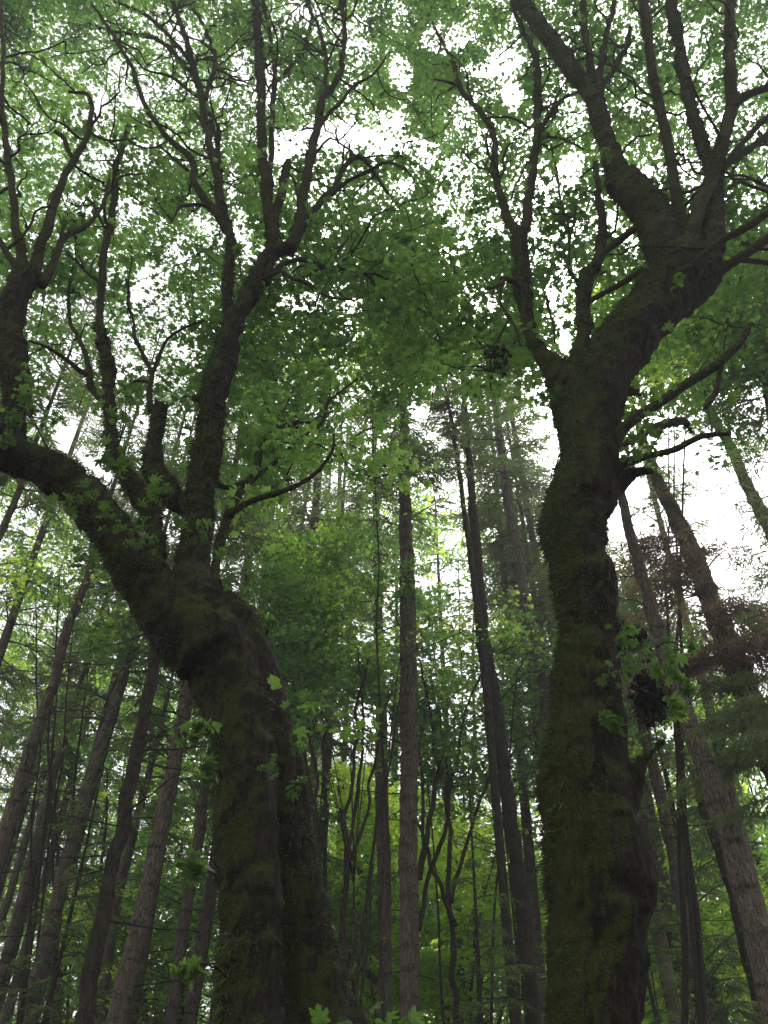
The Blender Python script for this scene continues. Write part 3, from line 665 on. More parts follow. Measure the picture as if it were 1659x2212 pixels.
# ------------------------------------------------------------------ conifers
def conifer_branch(g, org, az, L, rng, droop=.25, rise=.15, dens=1.0, var=.5, wood=None, wsc=1.0):
    """a flat bough: a curved axis, side twigs, and short needle-bearing twiglets hanging a little from them"""
    n = max(6, int(L/.13)); t = np.linspace(0, 1, n)
    dirh = np.array([math.cos(az), math.sin(az), 0]); side = np.array([-math.sin(az), math.cos(az), 0])
    ax = org + dirh*(L*t)[:, None] + np.array([0, 0, 1])*(L*(rise*t-droop*t*t))[:, None] + side*(L*.06*np.sin(t*3+rng.uniform(0, 6)))[:, None]
    (wood or g).tube(np.column_stack([ax, .016*L**.5*(1-t)+.004]), 3, False, var*.5)
    A, D, Ls = [], [], []
    for i in range(2, n):
        for sg in (-1, 1):
            if rng.uniform() < .25: continue
            tl = L*.42*(1-t[i])**.7*min(1, .35+t[i]*3)*rng.uniform(.55, 1.15)+.06
            d = dirh*.75+side*sg*rng.uniform(.6, 1.0)+np.array([0, 0, rng.uniform(-.32, .05)]); d /= np.linalg.norm(d)
            k = max(2, int(tl/.075*dens)); s = np.linspace(.1, 1, k)
            q = ax[i]+d*(tl*s)[:, None]+np.array([0, 0, -.22])*(tl*s*s)[:, None]
            A.append(np.vstack([ax[i:i+1]]))
            D.append(d[None]); Ls.append(np.array([tl]))                      # the twig itself with its needles
            e = np.cross(d, [0, 0, 1])
            for s2 in (-1, 1):
                dd = d*.8+e*s2*.75+rng.normal(0, .16, (k, 3)); dd[:, 2] -= .22; dd /= np.linalg.norm(dd, axis=1)[:, None]
                A.append(q); D.append(dd); Ls.append(np.full(k, 1.)*tl*.38*(1-s*.55)*rng.uniform(.6, 1.3, k)+.03)
    A = np.vstack(A); D = np.vstack(D); Ls = np.concatenate(Ls)[:, None]
    if wsc < 1:      # close boughs: break every twiglet into finer ones
        kk = 3; f = np.tile(np.linspace(0, .9, kk), len(A))[:, None]; A2 = np.repeat(A, kk, 0); D2 = np.repeat(D, kk, 0); L2 = np.repeat(Ls, kk, 0)
        A = A2+D2*L2*f; D = D2+rng.normal(0, .55, D2.shape); D[:, 2] -= .15; D /= np.linalg.norm(D, axis=1)[:, None]; Ls = np.minimum(L2*.7, .2)*rng.uniform(.5, 1.2, L2.shape)
    m = len(A); U = np.cross(D, rng.normal(0, .35, (m, 3))+np.array([0, 0, 1])); U /= np.linalg.norm(U, axis=1)[:, None]+1e-9
    wd = (.011+.05*np.minimum(Ls, .5))*wsc
    dz = np.array([0, 0, -.1])*Ls
    W = np.stack([A, A+D*Ls*.45+U*wd+dz*.3, A+D*Ls+dz, A+D*Ls*.45-U*wd+dz*.3], 1).reshape(-1, 3)
    g.add(W, None, np.arange(4*m).reshape(-1, 4), np.repeat(np.clip(var+rng.normal(0, .16, m), 0, 1), 4))

def crown_mesh(seed, H=12.0, rmax=2.4, n=46, droop=.28, dens=1.0, sparse_low=True, name='crown'):
    rng = np.random.default_rng(seed); g = Geo()
    for i in range(n):
        z = H*(i+rng.uniform(0, 1))/n; f = z/H
        L = rmax*(1-f)**.75*rng.uniform(.65, 1.12)+.25
        if sparse_low and f < .35: L *= .6+f*1.2
        conifer_branch(g, np.array([0, 0, z]), rng.uniform(0, 2*math.pi), L, rng, droop*rng.uniform(.6, 1.3), .18+.25*f, dens, .5+rng.normal(0, .12))
    return g.mesh(name, False)
CROWNS = [crown_mesh(101, 12, 2.5, 64), crown_mesh(102, 13, 2.2, 62, .35), crown_mesh(103, 10, 2.7, 54, .22), crown_mesh(104, 14, 2.1, 66, .3), crown_mesh(105, 9, 2.5, 50, .4)]
for m_ in CROWNS: m_.materials.append(MAT['needles'])

def dead_branches(g, q, z0, z1, rng, per_m=1.5, L=(.6, 2.2), seed=0, upb=.25):
    z = q[:, 2]; n = int((z1-z0)*per_m)
    for _ in range(max(0, n)):
        zz = rng.uniform(z0, z1); i = int(np.argmin(abs(z-zz))); p = q[i, :3]; az = rng.uniform(0, 2*math.pi); l = rng.uniform(*L)*(.6+.4*(zz-z0)/(z1-z0+.1))
        d = np.array([math.cos(az), math.sin(az), rng.uniform(-.15, upb)]); k = 9; t = np.linspace(0, 1, k)[:, None]
        side = np.array([-math.sin(az), math.cos(az), 0])*rng.normal(0, .18)*l
        b = p+d*l*t+side*t*t+np.array([0, 0, rng.uniform(-.25, .3)])*l*t*t+.025*np.stack([vnoise(p+t*4+9*a, seed) for a in range(3)], 1)
        r = (.006+.007*l)*min(1, q[i, 3]/.08)
        g.tube(np.column_stack([b, np.linspace(r, .003, k)]), 4, False, .75)
        for _ in range(int(l*2.2)):
            j = rng.integers(2, k-1); sg = rng.choice([-1, 1]); l2 = l*rng.uniform(.12, .35)
            d2 = d*.7+np.array([-d[1], d[0], 0])*sg*.8+np.array([0, 0, rng.uniform(-.2, .3)])
            s = np.linspace(0, 1, 4)[:, None]; g.tube(np.column_stack([b[j]+d2*l2*s+np.array([0, 0, .12])*l2*s*s, np.linspace(r*.4, .002, 4)]), 3, False, .75)

def conifer(label, pts, dia, group, crown=None, crown_v=None, top=None, mat='fir_bark', dead=(1.4, .5, 1.8), seed=0, Y=None, dY=0, cs=1.0, live=()):
    """pts: traced from low to high. dia: metres at pts[0]"""
    rng = np.random.default_rng(1000+seed)
    u, v, wd = pts[0]; dy = ray(u, v)[1]
    if Y is None: Y = dia*F0/wd*dy
    q = line3(pts, Y, dY, n_per=14, wig=.03, seed=seed); q[:, 3] *= .86 if 17 <= seed <= 31 else .94
    q = to_ground(q)
    # a straight leader above the traced part
    t = q[-1, :3]-q[-20, :3]; t /= np.linalg.norm(t); t = t*.5+np.array([0, 0, .5]); t /= np.linalg.norm(t)
    zt = top if top else q[-1, 2]+3.5
    if zt > q[-1, 2]+.5:
        n = int((zt-q[-1, 2])/.5)+2; s = np.linspace(0, 1, n)[1:]
        q = np.vstack([q, np.column_stack([q[-1, :3]+t*((zt-q[-1, 2])*s)[:, None], q[-1, 3]*(1-s*.85)])])
    # whorls: slight swellings with dark knots
    ph = rng.uniform(0, 1); zz = q[:, 2]
    fine = np.linspace(0, len(q)-1, max(len(q), int(zz[-1]/.032))); ii = np.arange(len(q))
    q = np.column_stack([np.interp(fine, ii, q[:, c]) for c in range(4)])
    per = rng.uniform(.42, .62); w_ = ((q[:, 2]+.12*vnoise(q[:, :3]*.8, seed))/per+ph) % 1
    kn = np.exp(-((w_-.5)/.07)**2); q[:, 3] *= 1+.08*kn+.03*vnoise(q[:, :3]*3, seed)
    g = Geo(); g.tube(q, 14 if dia > .2 and wd > 16 else 9, True, 1-.75*kn, ring_noise=.07, seed=seed)
    org = (float(q[0, 0]), float(q[0, 1]), 0.0)
    root = thing('conifer', label, 'tree', org, group)
    zc = P(*(np.interp(crown_v, [p[1] for p in pts][::-1], [p[0] for p in pts][::-1]), crown_v), Y)[0][2] if crown_v is not None else q[-1, 2]-5
    part('trunk', g, MAT[mat], root, org)
    if dead:
        gd = Geo(); dead_branches(gd, q, max(2.2, zc*.18), min(zc+2, q[-1, 2]-.5), rng, dead[0], dead[1:3], seed)
        if gd.n: part('dead_branches', gd, MAT['deadwood'], root, org, kind='stuff')
    if crown is not None:
        i = int(np.argmin(abs(q[:, 2]-zc))); j = min(len(q)-1, i+60); ax = Vector(q[j, :3]-q[i, :3]).normalized()
        me = CROWNS[crown % len(CROWNS)]; o = bpy.data.objects.new('crown', me); C.objects.link(o); o.parent = root
        o.location = Vector(q[i, :3])-Vector(org); sc = cs*max(.6, (q[-1, 2]+.4-q[i, 2])/(9, 13, 10, 14, 9)[crown % 5] if False else 1)
        hz = (q[-1, 2]+.6-q[i, 2])/(12, 13, 10, 14, 9)[crown % 5]
        o.rotation_mode = 'QUATERNION'; o.rotation_quaternion = ax.to_track_quat('Z', 'Y') @ Vector((0, 0, 1)).rotation_difference(Vector((0, 0, 1)))
        from mathutils import Quaternion
        o.rotation_quaternion = ax.to_track_quat('Z', 'Y') @ Quaternion((0, 0, 1), rng.uniform(0, 6.28))
        o.scale = (cs*min(1, hz*1.6+.2), cs*min(1, hz*1.6+.2), max(.3, hz))
    for (vv, azd, L) in live:      # single live boughs low on the stem
        gl = Geo(); u_ = np.interp(vv, [p[1] for p in pts][::-1], [p[0] for p in pts][::-1]); z_ = P(u_, vv, Y)[0][2]; i = int(np.argmin(abs(q[:, 2]-z_)))
        conifer_branch(gl, q[i, :3], R(azd), L, rng, .35, .1, 1.5, .45, wsc=.85); part('bough', gl, MAT['needles'], root, org, smooth=False)
    return root, q, org

GC = 'tall straight conifers standing behind the maples'
conifer('tall pale brown conifer dead centre, rising straight up between the two big maples', [(885, 2212, 46), (883, 1800, 42), (883, 1475, 40), (880, 1250, 34), (873, 1000, 24), (870, 760, 13), (867, 640, 9)], .34, GC, 0, 1150, seed=1, dead=(2.2, .8, 2.6))
conifer('slimmer pale conifer standing close on the left of the central conifer', [(833, 2212, 34), (828, 1850, 32), (823, 1600, 28), (816, 1250, 20), (810, 1000, 13), (807, 850, 8)], .32, GC, 1, 1200, seed=2, dead=(2.0, .8, 2.2))
conifer('dark stemmed conifer between the central conifer and the crooked maple, bowed lower down', [(1152, 2212, 38), (1127, 1975, 37), (1110, 1825, 34), (1084, 1625, 32), (1063, 1475, 30), (1045, 1387, 31), (1030, 1187, 24), (1012, 987, 15), (1000, 812, 9)], .30, GC, 2, 1020, seed=3, mat='dark_bark', dead=(2.2, .8, 2.4), cs=.7)
conifer('thin dark leaning conifer whose top runs beside the dark stemmed one', [(1050, 1480, 20), (1037, 1350, 17), (1015, 1187, 14), (980, 937, 9), (957, 812, 6)], .2, GC, 3, 980, seed=4, mat='dark_bark', cs=.5)
conifer('pale conifer just left of the crooked maple trunk, passing behind its swelling', [(1195, 1700, 30), (1172, 1475, 25), (1140, 1337, 24), (1120, 1212, 22), (1095, 1062, 17), (1070, 887, 11), (1060, 812, 8)], .32, GC, 4, 1100, seed=5, dead=(2.0, .8, 2.4))
conifer('slender pale conifer rising nearest the left edge of the crooked maple trunk', [(1215, 1500, 22), (1197, 1387, 19), (1175, 1287, 18), (1150, 1162, 16), (1125, 1012, 12), (1100, 862, 8)], .3, GC, 1, 1200, seed=6, dead=(2.0, .8, 2.4))
conifer('stout leaning conifer with a clean grey brown stem, right of the crooked maple', [(1690, 2260, 66), (1622, 1975, 58), (1580, 1825, 53), (1530, 1675, 47), (1474, 1525, 40), (1425, 1370, 34), (1385, 1237, 28), (1344, 1077, 20), (1322, 960, 14)], .36, GC, None, None, seed=7, dead=(1.0, .5, 1.4))
conifer('dark broken snag leaning just behind the stout clean conifer on the right', [(1650, 2212, 34), (1600, 2000, 30), (1568, 1880, 26), (1530, 1775, 21), (1490, 1655, 15)], .26, GC, None, None, seed=8, mat='dark_bark', top=1, dead=None)
conifer('middle sized conifer between the crooked maple and the stout clean conifer', [(1532, 2212, 38), (1490, 2025, 35), (1455, 1850, 32), (1415, 1675, 26), (1395, 1590, 22), (1370, 1480, 18)], .32, GC, 2, 1500, seed=9)
conifer('pale slim conifer close on the right of the middle sized one, lower right', [(1565, 2212, 24), (1530, 2080, 22), (1495, 1950, 20), (1454, 1800, 16), (1420, 1660, 12), (1395, 1540, 9)], .28, GC, 0, 1560, seed=10)
conifer('conifer stem emerging at the lower right flank of the crooked maple trunk', [(1492, 2212, 29), (1475, 2125, 28), (1430, 1925, 25), (1394, 1775, 22), (1360, 1620, 18)], .32, GC, 3, 1600, seed=11)
conifer('very thin black sapling stem in the lower right, in front of the pale slim conifer', [(1500, 2000, 9), (1485, 1900, 9), (1460, 1775, 8), (1430, 1615, 6)], .10, GC, None, None, seed=12, mat='dark_bark', top=1, dead=(1.0, .3, .8))
q8 = conifer('thick conifer leaning right with rust brown dead boughs, at the right edge', [(1760, 1850, 70), (1700, 1715, 65), (1640, 1560, 60), (1590, 1437, 56), (1545, 1327, 50), (1505, 1217, 44), (1460, 1117, 36), (1420, 1037, 27), (1395, 960, 18)], .5, GC, None, None, seed=13, dead=(1.5, .8, 2.0))
conifer('pale brown conifer leaning in at the upper right with drooping fir boughs round it', [(1780, 1400, 36), (1720, 1260, 33), (1659, 1137, 30), (1610, 1037, 26), (1570, 952, 23), (1530, 877, 19), (1500, 800, 14), (1480, 740, 10)], .34, GC, 2, 800, seed=14, live=[(1137, 20, 1.6), (1037, 150, .9), (1180, 330, 1.8), (1260, 190, 1.6), (952, 10, 1.4), (1100, 40, 1.6)])
conifer('reddish conifer stem crossing the extreme upper right corner behind maple leaves', [(1760, 560, 28), (1700, 480, 23), (1660, 420, 19), (1620, 365, 15), (1590, 310, 10)], .34, GC, None, None, seed=15, Y=9.5, top=1, dead=None)
conifer('slim conifer at the right edge, low down behind the stout clean conifer', [(1720, 2150, 26), (1665, 1950, 22), (1630, 1825, 20), (1590, 1700, 17), (1560, 1600, 13)], .3, GC, 4, 1560, seed=16, live=[(1700, 90, 3), (1650, 200, 2.8)])
# left side
conifer('leaning grey conifer at the far left edge, in front of the thinner ones there', [(-60, 2030, 42), (0, 1845, 38), (55, 1660, 34), (90, 1545, 30), (118, 1475, 26), (145, 1362, 24), (185, 1257, 19), (215, 1150, 13)], .34, GC, 1, 1200, seed=17, top=25, dead=(2.5, .8, 2.4))
conifer('slender conifer second in from the left edge, crossing in front of paler stems', [(-30, 2212, 30), (10, 2075, 28), (65, 1875, 26), (115, 1675, 22), (175, 1475, 16), (205, 1370, 13), (235, 1277, 10)], .3, GC, 3, 1350, seed=18, top=25, dead=(2.4, .8, 2.2))
conifer('thin pale stem standing farther back at the left edge', [(-20, 2050, 22), (30, 1900, 19), (75, 1740, 16), (105, 1630, 14), (140, 1500, 11)], .3, GC, 4, 1520, seed=19)
conifer('warm brown conifer left of the darkest stem, straight and knotty', [(60, 2212, 42), (105, 2025, 38), (155, 1825, 36), (215, 1635, 33), (262, 1475, 26), (300, 1350, 20), (335, 1220, 12)], .36, GC, 0, 1300, seed=20, top=25, dead=(2.8, .8, 2.4))
conifer('darkest left hand conifer with long crooked dead branches, in front of the pale stems', [(183, 2212, 48), (210, 2025, 41), (240, 1900, 37), (268, 1765, 35), (292, 1625, 33), (325, 1475, 31), (345, 1390, 29), (370, 1280, 24)], .26, GC, None, 1350, seed=21, mat='dark_bark', top=13, dead=(3.5, .8, 2.0))
conifer('broad pale brown conifer standing just left of the forked maple trunk', [(250, 2212, 50), (290, 2050, 47), (320, 1925, 44), (350, 1775, 40), (380, 1625, 34), (410, 1475, 27), (432, 1370, 20)], .38, GC, 2, 1380, seed=22, top=23, dead=(2.2, .8, 2.2))
conifer('shadowy conifer squeezed between the darkest stem and the broad pale brown one', [(222, 2212, 30), (240, 2025, 28), (262, 1900, 26), (290, 1790, 22), (330, 1640, 16), (355, 1540, 12)], .32, GC, 1, 1450, seed=23)
conifer('brown conifer stem touching the left flank of the forked maple', [(368, 2212, 34), (390, 2050, 31), (415, 1900, 28), (442, 1715, 24), (462, 1580, 18)], .32, GC, 3, 1500, seed=24)
conifer('slim stem left of the one touching the forked maple, low down', [(338, 2212, 22), (362, 2080, 20), (385, 1965, 17), (415, 1820, 13)], .3, GC, 4, 1750, seed=25)
conifer('faint stem right beside the forked maple, near the bottom', [(400, 2212, 20), (425, 2025, 17), (440, 1900, 14)], .3, GC, 0, 1800, seed=26)
conifer('leaning stem in the left middle, high under the big bough', [(-60, 1290, 24), (0, 1155, 19), (40, 1060, 16), (75, 960, 12)], .3, GC, 2, 1100, seed=27, Y=14, top=24)
conifer('pale conifer seen behind the forked maple, to the right of its upright limb', [(430, 1400, 24), (470, 1200, 19), (500, 1062, 16), (525, 890, 13), (545, 760, 9)], .32, GC, 1, 1100, seed=28, dead=(2.0, .8, 2.2))
conifer('thin pale stem between the forked maple limb and its right hand bough', [(500, 1400, 15), (520, 1290, 13), (540, 1150, 10), (555, 1040, 8)], .26, GC, 3, 1250, seed=29)
conifer('grey conifer midway between the forked maple and the central conifer', [(690, 2100, 22), (698, 1775, 20), (712, 1475, 18), (722, 1375, 17), (730, 1187, 14), (735, 970, 9)], .3, GC, 4, 1250, seed=30, dead=(2.2, .8, 2.2))
conifer('brown stem just right of the second stem of the forked maple', [(716, 2212, 22), (728, 1975, 19), (740, 1690, 16), (750, 1500, 12), (757, 1350, 9)], .3, GC, 2, 1350, seed=31)
conifer('thin dead pole leaning left across the middle, behind the dark stemmed conifer', [(1190, 2060, 15), (1130, 1900, 15), (1080, 1775, 15), (1025, 1640, 13), (965, 1500, 9), (930, 1420, 6)], .22, GC, None, None, seed=32, top=1, dead=(1.2, .4, 1.0))
conifer('stem beside the foot of the crooked maple, partly hidden by it', [(1190, 2140, 17), (1175, 2075, 16), (1150, 1965, 14), (1128, 1850, 11)], .3, GC, 1, 1650, seed=33)
conifer('slim shaded stem close on the left of the central conifer, near the bottom', [(855, 2212, 18), (853, 2000, 16), (852, 1800, 14), (850, 1600, 11)], .3, GC, 3, 1500, seed=34)
conifer('dark slim stem to the right of the central conifer, low among bright green leaves', [(1000, 2212, 14), (985, 1975, 12), (972, 1800, 10), (962, 1680, 8)], .18, GC, None, None, seed=35, mat='dark_bark', top=9, dead=(1.0, .5, 1.2))

# the far rows, pale with distance
def far_rows():
    rng = np.random.default_rng(77); base = []
    for k in range(5):
        H = rng.uniform(25, 31); z = np.arange(0, H, .5); q = np.column_stack([.25*vnoise(np.stack([z*.1, z*0+k, z*0], 1), 3), z*0, z, .17*(1-z/H)**.8+.02])
        g = Geo(); g.tube(q, 9, True, .9, ring_noise=.05); me = g.mesh('trunk'); me.materials.append(MAT['fir_bark'])
        gd = Geo(); dead_branches(gd, q, 4, H*.5, rng, 2.2, (.7, 2.0), k); md = gd.mesh('dead'); md.materials.append(MAT['deadwood'])
        base.append((me, md, H))
    for k in range(70):
        near = k < 23
        for _ in range(30):
            az = (rng.uniform(-30, 30) if k < 18 else rng.uniform(-15, 12)) if near else rng.uniform(-36, 36); dist = (rng.uniform(20, 31) if k < 18 else rng.uniform(20, 27)) if near else rng.uniform(31, 66)
            x, y = dist*math.sin(R(az)), dist*math.cos(R(az)); me, md, H = base[k % 5]; s0 = rng.uniform(.28, .5)
            pr = proj([[x, y, H*f] for f in (.35, .5, .65, .8, .95)])
            if min(openness(pr[:, :2])) > .35 and not (near and 1400 < pr[3, 0] < 1640) and not (not near and (-3 < az < 13 or az > 19) and rng.uniform() < .75): break
        ph = ('slender conifer of the middle rows, feathery crown seen through the maples' if near else 'slender conifer standing far back among the pale distant trees')
        root = thing('conifer', ph, 'tree', (x, y, 0), 'feathery conifers of the middle rows' if near else 'slender conifers far back')
        root.rotation_euler = (rng.normal(0, .012), rng.normal(0, .012), rng.uniform(0, 6.28))
        for nm, m_ in (('trunk', me), ('dead_branches', md)):
            o = bpy.data.objects.new(nm, m_); C.objects.link(o); o.parent = root
            if nm == 'dead_branches': o['kind'] = 'stuff'
        c = CROWNS[(k*3+1) % 5]; hh = (12, 13, 10, 14, 9)[(k*3+1) % 5]
        o = bpy.data.objects.new('crown', c); C.objects.link(o); o.parent = root; o.location = (0, 0, H*s0)
        o.scale = (1.1, 1.1, (H*(1-s0)+.5)/hh); o.rotation_euler = (0, 0, rng.uniform(0, 6.28))
far_rows()

# rust-brown dead boughs and dark hanging boughs on the thick leaning conifer
def boughs_on(rootq, specs):
    root, q, org = rootq; rng = np.random.default_rng(5)
    for (v, azd, L, mat, n) in specs:
        uv = proj(q[:, :3]); i = int(np.argmin(abs(uv[:, 1]-v)+np.where(uv[:, 2] < 0, 1e6, 0)))
        g = Geo()
        for k in range(n):
            conifer_branch(g, q[max(0, i+rng.integers(-3, 4)), :3], R(azd)+rng.normal(0, .35), L*rng.uniform(.7, 1.2), rng, .45, .05, 1.1, .5, wsc=.85)
        part('bough', g, MAT[mat], root, org, smooth=False)
boughs_on(q8, [(1090, 205, 1.0, 'brown_needles', 3), (1180, 190, 1.7, 'brown_needles', 5), (1230, 225, 1.5, 'brown_needles', 5), (1280, 195, 1.8, 'brown_needles', 5), (1400, 20, 2.0, 'brown_needles', 4), (1440, 200, 2.4, 'brown_needles', 5),
               (1420, 300, 1.9, 'brown_needles', 4), (1370, 240, 2.0, 'brown_needles', 4), (1500, 240, 1.8, 'needles', 5), (1560, 200, 1.8, 'needles', 5), (1330, 10, 1.8, 'brown_needles', 5), (1600, 250, 1.8, 'needles', 5), (1650, 180, 2.0, 'needles', 5)])
conifer('conifer just outside the right edge whose thick dark fir boughs hang into the picture', [(1900, 1900, 60), (1840, 1650, 54), (1780, 1400, 46), (1720, 1150, 38), (1670, 900, 28), (1635, 700, 18)], .5, GC, 2, 900, seed=40, Y=11, dead=None,
        live=[(1700, 175, 2.2), (1600, 200, 2.2), (1530, 185, 2.3), (1330, 185, 1.5), (1250, 215, 1.3), (1180, 175, 1.2), (1120, 200, 1.2), (1060, 160, 1.1), (1000, 190, 1.2), (930, 215, 1.3), (860, 170, 1.5), (800, 200, 1.6)])

# ------------------------------------------------------------------ understorey maples behind the big ones
def broadleaf(label, foot, Y, patches, n, leaf, nleaf, vb, seed, stems=6, fan=(900, 1500, 150), mat='under_leaf', rad=.6, name='broadleaf_tree', group='leafy trees of the understorey', thick=.05, traced=(), wob=.12):
    """foot u; patches (u, v, ru, rv, Y0, Y1) are where its foliage hangs"""
    rng = np.random.default_rng(seed); p0, _ = P(foot, 2212, Y); org = (float(p0[0]), float(p0[1]), 0.0)
    root = thing(name, label, 'tree', org, group)
    NPs, NRs = [], []
    for k in range(stems):
        fu, fv, fs = fan; tu = fu+fs*rng.uniform(-1, 1); tv = fv+rng.uniform(-.3, .3)*250
        e, _ = P(tu, tv, Y+rng.uniform(-1, 1.5)); a = np.array(org)+rng.normal(0, .15, 3)*[1, 1, 0]
        mid = a*.55+e*.45; mid[2] += .10*e[2]; mid[:2] = a[:2]*rng.uniform(.3, 1.0)+e[:2]*.4; mid[:2] += (a[:2]*.6-mid[:2]+e[:2]*.4)*rng.uniform(.3, 1)
        t = np.linspace(0, 1, 26)[:, None]; q = (1-t)**2*a+2*t*(1-t)*mid+t*t*e
        q = q+wob*np.stack([vnoise(q*.55+3*b+k, seed+k) for b in range(3)], 1)*np.sin(t*3.14)
        r = thick*rng.uniform(.6, 1.1)*(1-t[:, 0]*.75)
        g = Geo(); g.tube(np.column_stack([q, r]), 7, True, .8, ring_noise=.08, seed=seed); part('stem', g, MAT['dark_bark'], root, org)
        NPs.append(q[6:]); NRs.append(r[6:])
    for k, pts in enumerate(traced):
        q = line3(pts, Y, rng.uniform(-.5, .8), wig=.07, seed=seed+30+k); m0 = q[:, 2] > 2
        if pts[0][1] > 2200: q = to_ground(q)
        g = Geo(); g.tube(q, 7, True, .8, ring_noise=.08, seed=seed+k); part('stem', g, MAT['dark_bark'], root, org); NPs.append(q[::3, :3]); NRs.append(q[::3, 3])
    tot = sum(a[2]*a[3] for a in patches); cl = []
    for (u, v, ru, rv, y0, y1) in patches:
        def ed(uu, vv): return np.clip(1.3-((uu-u)/ru)**2-((vv-v)/rv)**2, 0, 1)
        cl.append(scatter(rng, max(4, int(n*ru*rv/tot)), (u-ru, v-rv, u+ru, v+rv), (y0, y1), seed=seed, edge=ed, noise_amt=.9, zmax=40))
    cl = np.vstack(cl)
    gb = Geo(); grow(np.vstack(NPs), np.concatenate(NRs), cl, gb, rng, seed=seed, r_tip=.004, sides=4, maxr=.03); part('branchlets', gb, MAT['twig'], root, org, kind='stuff')
    gl = Geo(); canopy(gl, cl, rad, nleaf, leaf, rng, vb=vb, seed=seed, tilt=.55); part('crown', gl, MAT[mat], root, org, smooth=False)
    return root
broadleaf('many stemmed maple behind the hump of the forked maple, dark stems fanned below', 720, 15, [(690, 1300, 150, 200, 14, 18), (640, 1450, 90, 120, 14, 17), (800, 1330, 120, 200, 15, 19)], 520, .14, 32, .35, 201, 2, (690, 1420, 190), traced=[[(690,2212,14),(688,1900,12),(670,1700,9),(645,1550,7),(630,1420,5)], [(690,1900,10),(680,1700,8),(665,1550,6),(662,1400,4)], [(700,1950,10),(705,1720,8),(700,1560,6),(690,1430,4)], [(740,2212,16),(745,1950,12),(752,1750,9),(768,1580,7),(790,1420,5)], [(745,1900,9),(775,1700,7),(785,1540,5),(770,1400,4)], [(742,1930,9),(790,1760,7),(810,1620,6),(850,1480,4)]])
broadleaf('dark leaved many stemmed maple right of the central conifer, fanned stems at mid height', 985, 17, [(1000, 1420, 140, 190, 16, 21), (1130, 1520, 90, 200, 17, 21), (950, 1600, 130, 160, 16, 20)], 420, .14, 32, .25, 202, 2, (960, 1480, 190), traced=[[(905,2010,11),(925,1900,10),(960,1780,9),(985,1650,7),(1000,1560,5),(1040,1440,4)], [(985,2212,15),(978,2050,13),(970,1900,11),(965,1740,9),(955,1590,6),(930,1450,4)], [(905,1900,13),(935,1760,11),(945,1650,9),(925,1520,7),(905,1420,4)], [(905,1880,9),(915,1750,8),(910,1600,6),(925,1480,4)], [(985,2000,10),(945,1900,9),(912,1810,7),(885,1740,5)], [(975,1950,9),(1010,1800,8),(1050,1700,7),(1110,1620,5)]])
broadleaf('lime green maple low between the conifers in the middle, clearing light painted into its leaves behind the trunks', 930, 24, [(900, 1850, 150, 160, 22, 29), (1080, 1950, 130, 220, 22, 29), (880, 2080, 130, 120, 22, 28)], 600, .16, 32, .85, 203, 4, (950, 1850, 220), thick=.08, wob=.5)  # this and the next three: clearing light painted in as lighter leaf tone
broadleaf('yellow green maple seen low between the forked maple and the conifer to its right', 770, 22, [(780, 1850, 90, 200, 20, 26), (760, 2050, 80, 160, 20, 26)], 380, .16, 32, .75, 204, 2, (770, 1850, 80), thick=.07, wob=.5, traced=[[(830,2135,15),(785,2090,14),(745,2055,12),(715,1990,9),(705,1900,5)], [(820,1925,14),(790,1890,13),(755,1840,11),(738,1780,9),(730,1700,6)]])
broadleaf('bright green maple low on the right beside the crooked maple', 1450, 24, [(1440, 2050, 90, 170, 22, 27), (1420, 1850, 60, 120, 23, 27)], 340, .16, 32, .8, 205, 3, (1450, 1900, 130), thick=.06, wob=.5)
broadleaf('yellow green maple in the lower right corner, a glow painted into its leaves behind the dark conifer stems', 1600, 23, [(1600, 1950, 130, 230, 21, 28), (1640, 2130, 100, 120, 21, 26), (1540, 1780, 70, 130, 22, 27)], 520, .16, 32, .75, 206, 3, (1600, 1850, 180), thick=.06, wob=.5)
broadleaf('green maple filling the gaps behind the left hand conifers, at mid height', 240, 27, [(190, 1560, 190, 170, 24, 32), (380, 1480, 90, 160, 24, 30), (60, 1400, 120, 160, 24, 30)], 560, .17, 30, .45, 207, 7, (220, 1600, 150), thick=.1)
broadleaf('dim green maple low behind the left hand conifers, near the forked maple', 390, 25, [(400, 1850, 90, 260, 22, 28), (280, 2050, 160, 180, 22, 30)], 460, .17, 30, .5, 208, 6, (380, 1900, 90), thick=.09)
broadleaf('fresh green maple high in the middle, its crown meeting the conifer tops', 860, 13, [(830, 760, 190, 120, 12, 17), (900, 620, 150, 90, 12, 17), (620, 800, 130, 150, 11, 16)], 230, .15, 30, .5, 209, 1, (830, 900, 60), thick=.06)
broadleaf('light green maple behind the right side of the crooked maple, high up', 1400, 14, [(1440, 760, 130, 110, 11, 16), (1580, 640, 150, 130, 10, 15), (1330, 640, 90, 120, 11, 16)], 230, .16, 30, .55, 210, 3, (1430, 900, 60), thick=.06)
broadleaf('pale green maple behind the middle conifers, filling in below the open sky', 1000, 30, [(1000, 1150, 200, 110, 26, 34), (1130, 1300, 90, 160, 26, 33), (860, 1130, 110, 130, 24, 30), (600, 1130, 80, 90, 24, 30)], 520, .18, 30, .55, 211, 4, (1000, 1200, 100), thick=.12)

broadleaf('green maple seen between the left conifers and the big bough, above mid height', 120, 18, [(120, 1200, 150, 110, 16, 22), (250, 1330, 110, 110, 16, 22), (60, 1020, 110, 90, 15, 20)], 260, .15, 28, .4, 212, 5, (150, 1300, 100), thick=.06)
broadleaf('green maple behind the right flank of the crooked maple, under the brown boughs', 1400, 19, [(1400, 1500, 90, 170, 17, 22), (1550, 1560, 110, 120, 17, 22), (1380, 1300, 60, 90, 17, 21)], 240, .15, 28, .45, 213, 3, (1440, 1500, 130), thick=.04, wob=.4)

